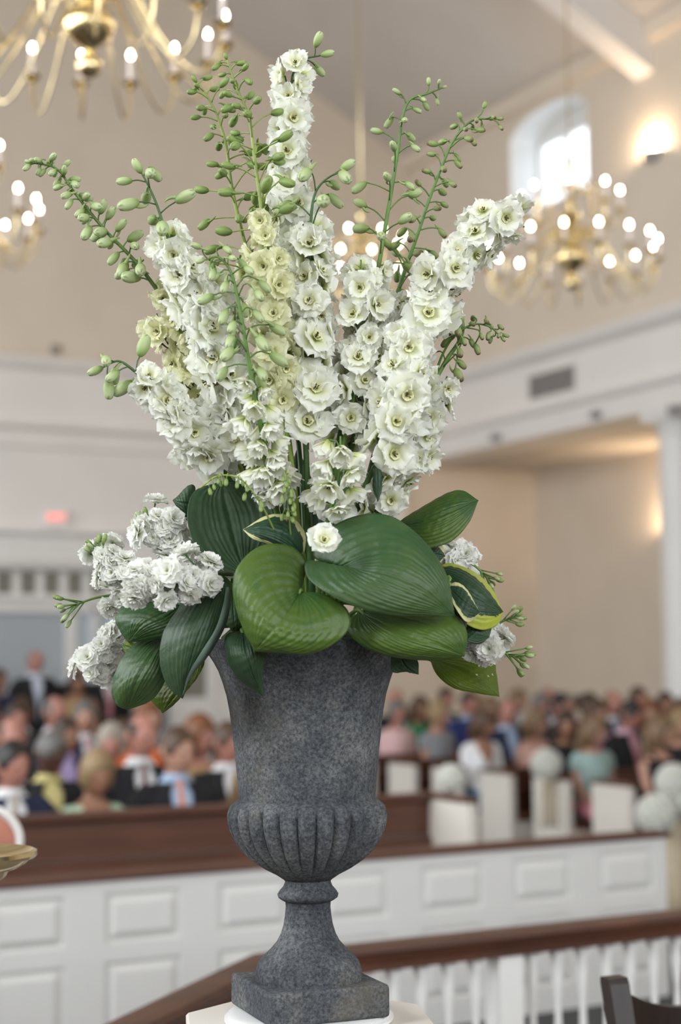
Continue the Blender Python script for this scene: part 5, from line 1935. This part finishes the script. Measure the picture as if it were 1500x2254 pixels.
leaf([(985, 1288, -0.106), (1005, 1284, -0.106), (1036, 1307, -0.111), (1057, 1348, -0.121)],
     [(985, 1288, -0.106), (1012, 1314, -0.131), (1038, 1334, -0.136), (1057, 1348, -0.121)],
     [(985, 1288, -0.106), (1000, 1332, -0.141), (1024, 1367, -0.144), (1046, 1364, -0.131), (1057, 1348, -0.121)],
     H_varw, 'small white-margined leaf lying on the yellow-margined leaf', 5, .0007, seed=8)
leaf([(1000, 1380, -0.042), (1040, 1372, -0.042), (1083, 1370, -0.042), (1078, 1402, -0.057)],
     [(1000, 1380, -0.042), (1040, 1394, -0.067), (1078, 1402, -0.057)],
     [(1000, 1380, -0.042), (1020, 1408, -0.072), (1056, 1419, -0.067), (1078, 1402, -0.057)],
     H_blue, 'blue-green leaf tip beneath the yellow-margined leaf', 5, .0008, seed=9)
leaf([(985, 1275, -0.068), (985, 1310, -0.098), (998, 1355, -0.118), (1024, 1390, -0.108)],
     [(985, 1275, -0.068), (1008, 1318, -0.113), (1020, 1355, -0.118), (1024, 1390, -0.108)],
     [(985, 1275, -0.068), (1012, 1300, -0.093), (1030, 1342, -0.098), (1024, 1390, -0.108)],
     H_blue, 'narrow blue-green leaf edge beside the largest ribbed leaf', 4, .0006, seed=10)
leaf([(945, 1448, 0.090), (1000, 1430, 0.100), (1082, 1428, 0.100), (1092, 1480, 0.080), (1100, 1533, 0.050)],
     [(945, 1448, 0.090), (1008, 1472, 0.055), (1060, 1502, 0.045), (1100, 1533, 0.050)],
     [(945, 1448, 0.090), (962, 1485, 0.050), (1000, 1517, 0.040), (1050, 1525, 0.040), (1100, 1533, 0.050)],
     H_lime, 'lime green hanging leaf with white specks and a sharp tip', 7, .0007, wave=.002, seed=11)
leaf([(866, 1398, -0.100), (890, 1446, -0.105), (919, 1453, -0.105), (922, 1484, -0.105)],
     [(866, 1398, -0.100), (892, 1463, -0.105), (922, 1484, -0.105)],
     [(866, 1398, -0.100), (862, 1475, -0.105), (895, 1478, -0.105), (922, 1484, -0.105)],
     H_blue, 'small grey-green leaf tip hanging by the urn shoulder', 4, .0005, seed=12)
leaf([(935, 1216, -.02), (950, 1202, -.01), (974, 1204, -.01), (981, 1224, -.02)],
     [(935, 1216, -.02), (958, 1217, -.035), (981, 1224, -.02)],
     [(935, 1216, -.02), (945, 1234, -.03), (966, 1240, -.03), (981, 1224, -.02)],
     H_varw, 'tiny dark leaf tip with pale edge beneath the raised leaf', 4, .0004, seed=13)
leaf([(492, 1275, -.08), (430, 1288, -.08), (391, 1345, -.11), (361, 1395, -.13), (353, 1455, -.135), (369, 1510, -.13), (402, 1537, -.13)],
     [(492, 1275, -.08), (458, 1340, -.155), (434, 1400, -.175), (414, 1470, -.165), (402, 1537, -.13)],
     [(492, 1275, -.08), (508, 1300, -.10), (496, 1370, -.13), (458, 1440, -.14), (420, 1487, -.135), (402, 1537, -.13)],
     H_blue, 'long blue-green leaf drooping with its edge curled over', 8, .0011, wave=.001, seed=14)
L13 = [o for o in COL.objects if o.get('label', '').startswith('long blue-green leaf')][0]
oc = [Vector(p) for p in catmull([tuple(wp(p)) for p in ((506, 1292, -.105), (508, 1330, -.125), (496, 1380, -.142), (462, 1440, -.152), (424, 1486, -.147), (404, 1530, -.138))], 24)]
ic = [Vector(p) for p in catmull([tuple(wp(p)) for p in ((498, 1292, -.115), (490, 1335, -.148), (474, 1385, -.168), (440, 1440, -.176), (414, 1486, -.165), (402, 1530, -.142))], 24)]
b = MB()
b.loft([[oc[i] - L13.location, oc[i].lerp(ic[i], .5) - L13.location - FWD * .004, ic[i] - L13.location, oc[i].lerp(ic[i], .5) - L13.location - FWD * .002] for i in range(24)])
b.build('curled_edge', mat('hosta_pale_underside', (.12, .18, .14), .55, var=.1, scale=40), L13, True)
leaf([(402, 1330, -.03), (350, 1319, -.02), (290, 1327, -.02), (254, 1358, -.03), (264, 1390, -.04), (284, 1414, -.05)],
     [(402, 1330, -.03), (352, 1352, -.065), (312, 1374, -.07), (284, 1414, -.05)],
     [(402, 1330, -.03), (397, 1386, -.07), (362, 1402, -.07), (320, 1411, -.06), (284, 1414, -.05)],
     H_mid, 'ribbed leaf directly beneath the densest white stock blossoms', 7, .0010, seed=15)
leaf([(362, 1403, -.02), (305, 1413, -.03), (261, 1465, -.045), (244, 1520, -.045), (257, 1551, -.05), (280, 1562, -.05)],
     [(362, 1403, -.02), (330, 1450, -.075), (300, 1502, -.085), (280, 1562, -.05)],
     [(362, 1403, -.02), (369, 1440, -.05), (366, 1495, -.07), (336, 1540, -.065), (280, 1562, -.05)],
     H_mid, 'lowest rounded leaf hanging above the seated guests', 7, .0011, seed=16)
leaf([(444, 1424, 0.000), (400, 1455, 0.000), (345, 1500, 0.000), (328, 1530, 0.000), (358, 1569, -0.020)],
     [(444, 1424, 0.000), (420, 1487, -0.030), (385, 1532, -0.035), (358, 1569, -0.020)],
     [(444, 1424, 0.000), (450, 1458, -0.022), (427, 1500, -0.030), (391, 1541, -0.030), (358, 1569, -0.020)],
     H_lime, 'lime green leaf showing behind the long drooping leaf', 6, .0007, seed=17)
leaf([(310, 1425, -.01), (285, 1410, -.01), (268, 1418, -.01)],
     [(310, 1425, -.01), (290, 1425, -.02), (268, 1418, -.01)],
     [(310, 1425, -.01), (285, 1445, -.02), (268, 1418, -.01)],
     H_lime, 'tiny bright leaf tip beside the drooping stock blossoms', 3, .0003, nu=14, nv=20, seed=18)
leaf([(535, 1388, -.14), (497, 1398, -.15), (502, 1445, -.165), (530, 1496, -.16), (579, 1532, -.155)],
     [(535, 1388, -.14), (542, 1432, -.19), (556, 1482, -.185), (579, 1532, -.155)],
     [(535, 1388, -.14), (582, 1394, -.16), (588, 1430, -.17), (575, 1480, -.17), (579, 1532, -.155)],
     H_blue, 'pointed leaf hanging down the front of the stone urn', 8, .0010, seed=19)
leaf([(432, 1110, 0), (427, 1070, .0), (400, 1085, 0), (381, 1101, -.01)],
     [(432, 1110, 0), (406, 1106, -.02), (381, 1101, -.01)],
     [(432, 1110, 0), (420, 1146, -.01), (398, 1130, -.015), (381, 1101, -.01)],
     H_blue, 'small leaf tip sticking out behind the broad upright leaf', 4, .0005, seed=20)
leaf([(512, 1275, 0.000), (485, 1310, -0.010), (490, 1360, -0.025), (520, 1400, -0.040)],
     [(512, 1275, 0.000), (512, 1325, -0.030), (515, 1370, -0.045), (520, 1400, -0.040)],
     [(512, 1275, 0.000), (540, 1310, -0.010), (545, 1360, -0.025), (520, 1400, -0.040)],
     H_mid, 'leaf wedged between the long drooping leaf and the heart-shaped leaf', 6, .0008, seed=21)
leaf([(655, 1290, .055), (612, 1200, .09), (620, 1090, .10), (655, 985, .11)],
     [(655, 1290, .055), (655, 1200, .08), (655, 1090, .09), (655, 985, .11)],
     [(655, 1290, .055), (705, 1200, .09), (700, 1090, .10), (655, 985, .11)],
     H_blue, 'upright leaf standing behind the stems in the middle', 6, .0007, seed=22)
leaf([(740, 1290, .09), (690, 1200, .12), (700, 1100, .13), (740, 1010, .13)],
     [(740, 1290, .09), (740, 1200, .11), (740, 1100, .12), (740, 1010, .13)],
     [(740, 1290, .09), (810, 1200, .12), (795, 1100, .13), (740, 1010, .13)],
     H_blue, 'upright leaf standing behind the stems above the largest leaf', 6, .0007, seed=23)
leaf([(822, 1030, -.12), (820, 1060, -.12), (832, 1104, -.125)],
     [(830, 1028, -.12), (832, 1064, -.125), (832, 1104, -.125)],
     [(838, 1030, -.12), (843, 1060, -.12), (832, 1104, -.125)],
     H_blue, 'narrow dark leaf dangling among the lower florets', 2, .0003, nu=16, nv=16, seed=24, petiole=False, name='stem_leaf')

# a floret fallen on the leaves
ff = wp((712, 1192, -.205))
o = empty('fallen_floret', ff, 'single fallen white floret resting on the largest ribbed leaf', 'floret')
rnd = random.Random(5)
put('petals', FL['w']['half'][0], o, frame((-FWD + Vector((0, 0, .5)) + RGT * .2), s=.026))
put('bee', BEE[0], o, frame((-FWD + Vector((0, 0, .5)) + RGT * .2), s=.026))
# ------------------------------------------------------------------ white flower balls on the pew ends and beside the screen
M_ribbon = mat('gold_tulle_ribbon', (0.46, 0.38, 0.26), 0.6, var=.08, scale=30)


def flower_ball(loc, r, lab, ribbon=0.0, seed=0, n=46):
    rnd = random.Random(4000 + seed)
    o = empty('flower_ball', loc, lab, 'bouquet', 'white flower balls along the aisle')
    b = MB(); b.lathe([(0, -r * .8), (r * .55, -r * .6), (r * .8, 0), (r * .55, r * .6), (0, r * .8)], 12)
    b.build('core', M_cream, o, True)
    for k in range(n):
        z = 1 - 2 * (k + .5) / n
        a = 2.39996 * k
        d = Vector((math.sqrt(1 - z * z) * math.cos(a), math.sqrt(1 - z * z) * math.sin(a), z))
        put('blossom', rnd.choice(ROS['c' if rnd.random() < .25 else 'w']), o, frame(d, loc=d * r * .84, s=r * .42, spin=rnd.uniform(0, 6)))
    if ribbon:
        for k in range(4):
            x = (-.5 + k / 3) * r * .9
            q = MB()
            pts = catmull([(x * .4, -.02, -r * .6), (x, -.035, -ribbon * .4), (x * 1.3 + .01 * math.sin(k * 2), -.03, -ribbon)], 10)
            q.loft([[(p[0] - .016, p[1], p[2]), (p[0], p[1] - .006, p[2]), (p[0] + .016, p[1], p[2]), (p[0], p[1] + .002, p[2])] for p in pts])
            q.build('ribbon', M_ribbon, o, True)
    return o


def pxball(px, py, d, rpx, lab, ribbon=0, seed=0, n=46):
    return flower_ball(P(px, py, d), rpx * d / FPX, lab, ribbon, seed, n)


y1 = RROW[1] - .2
pb = onX(1203, 1682, RXE - .15)
dpb = (pb - CAM).dot(FWD)
pxball(1203, 1682, dpb, 32, 'white flower ball with gold ribbons tied to a cream pew end', .5, 1)
pb2 = onX(992, 1735, 4.78)
pxball(992, 1714, (pb2 - CAM).dot(FWD), 30, 'white flower ball on the end of the empty first pew', .0, 2)
pxball(1446, 1792, 10.15, 42, 'white flower ball at the end of the panelled screen', .0, 3, 60)
# draped stand in the aisle with two more balls
sp = P(1486, 1900, 10.4)
st = empty('flower_stand', (sp.x, sp.y, 0), 'tall aisle stand draped in beige tulle carrying white flower balls', 'stand')
ht = P(1486, 1770, 10.4).z
b = MB(); b.lathe([(.12, 0), (.12, .02), (.03, .04), (.02, .1), (.02, ht)], 20)
b.build('pole', mat('stand_grey', (.4, .38, .35), .4), st, True, 40)
b = MB(); b.lathe([(.15, .02), (.11, .3), (.085, ht * .6), (.06, ht - .05), (.03, ht)], 60, flute=lambda j, th: 1 + .10 * math.sin(9 * th + j))
b.build('drape', M_ribbon, st, True)
pxball(1484, 1722, 10.4, 38, 'white flower ball crowning the beige draped stand', .0, 4, 60)
pxball(1506, 1775, 10.25, 24, 'smaller white flower ball low on the beige draped stand', .0, 5, 40)
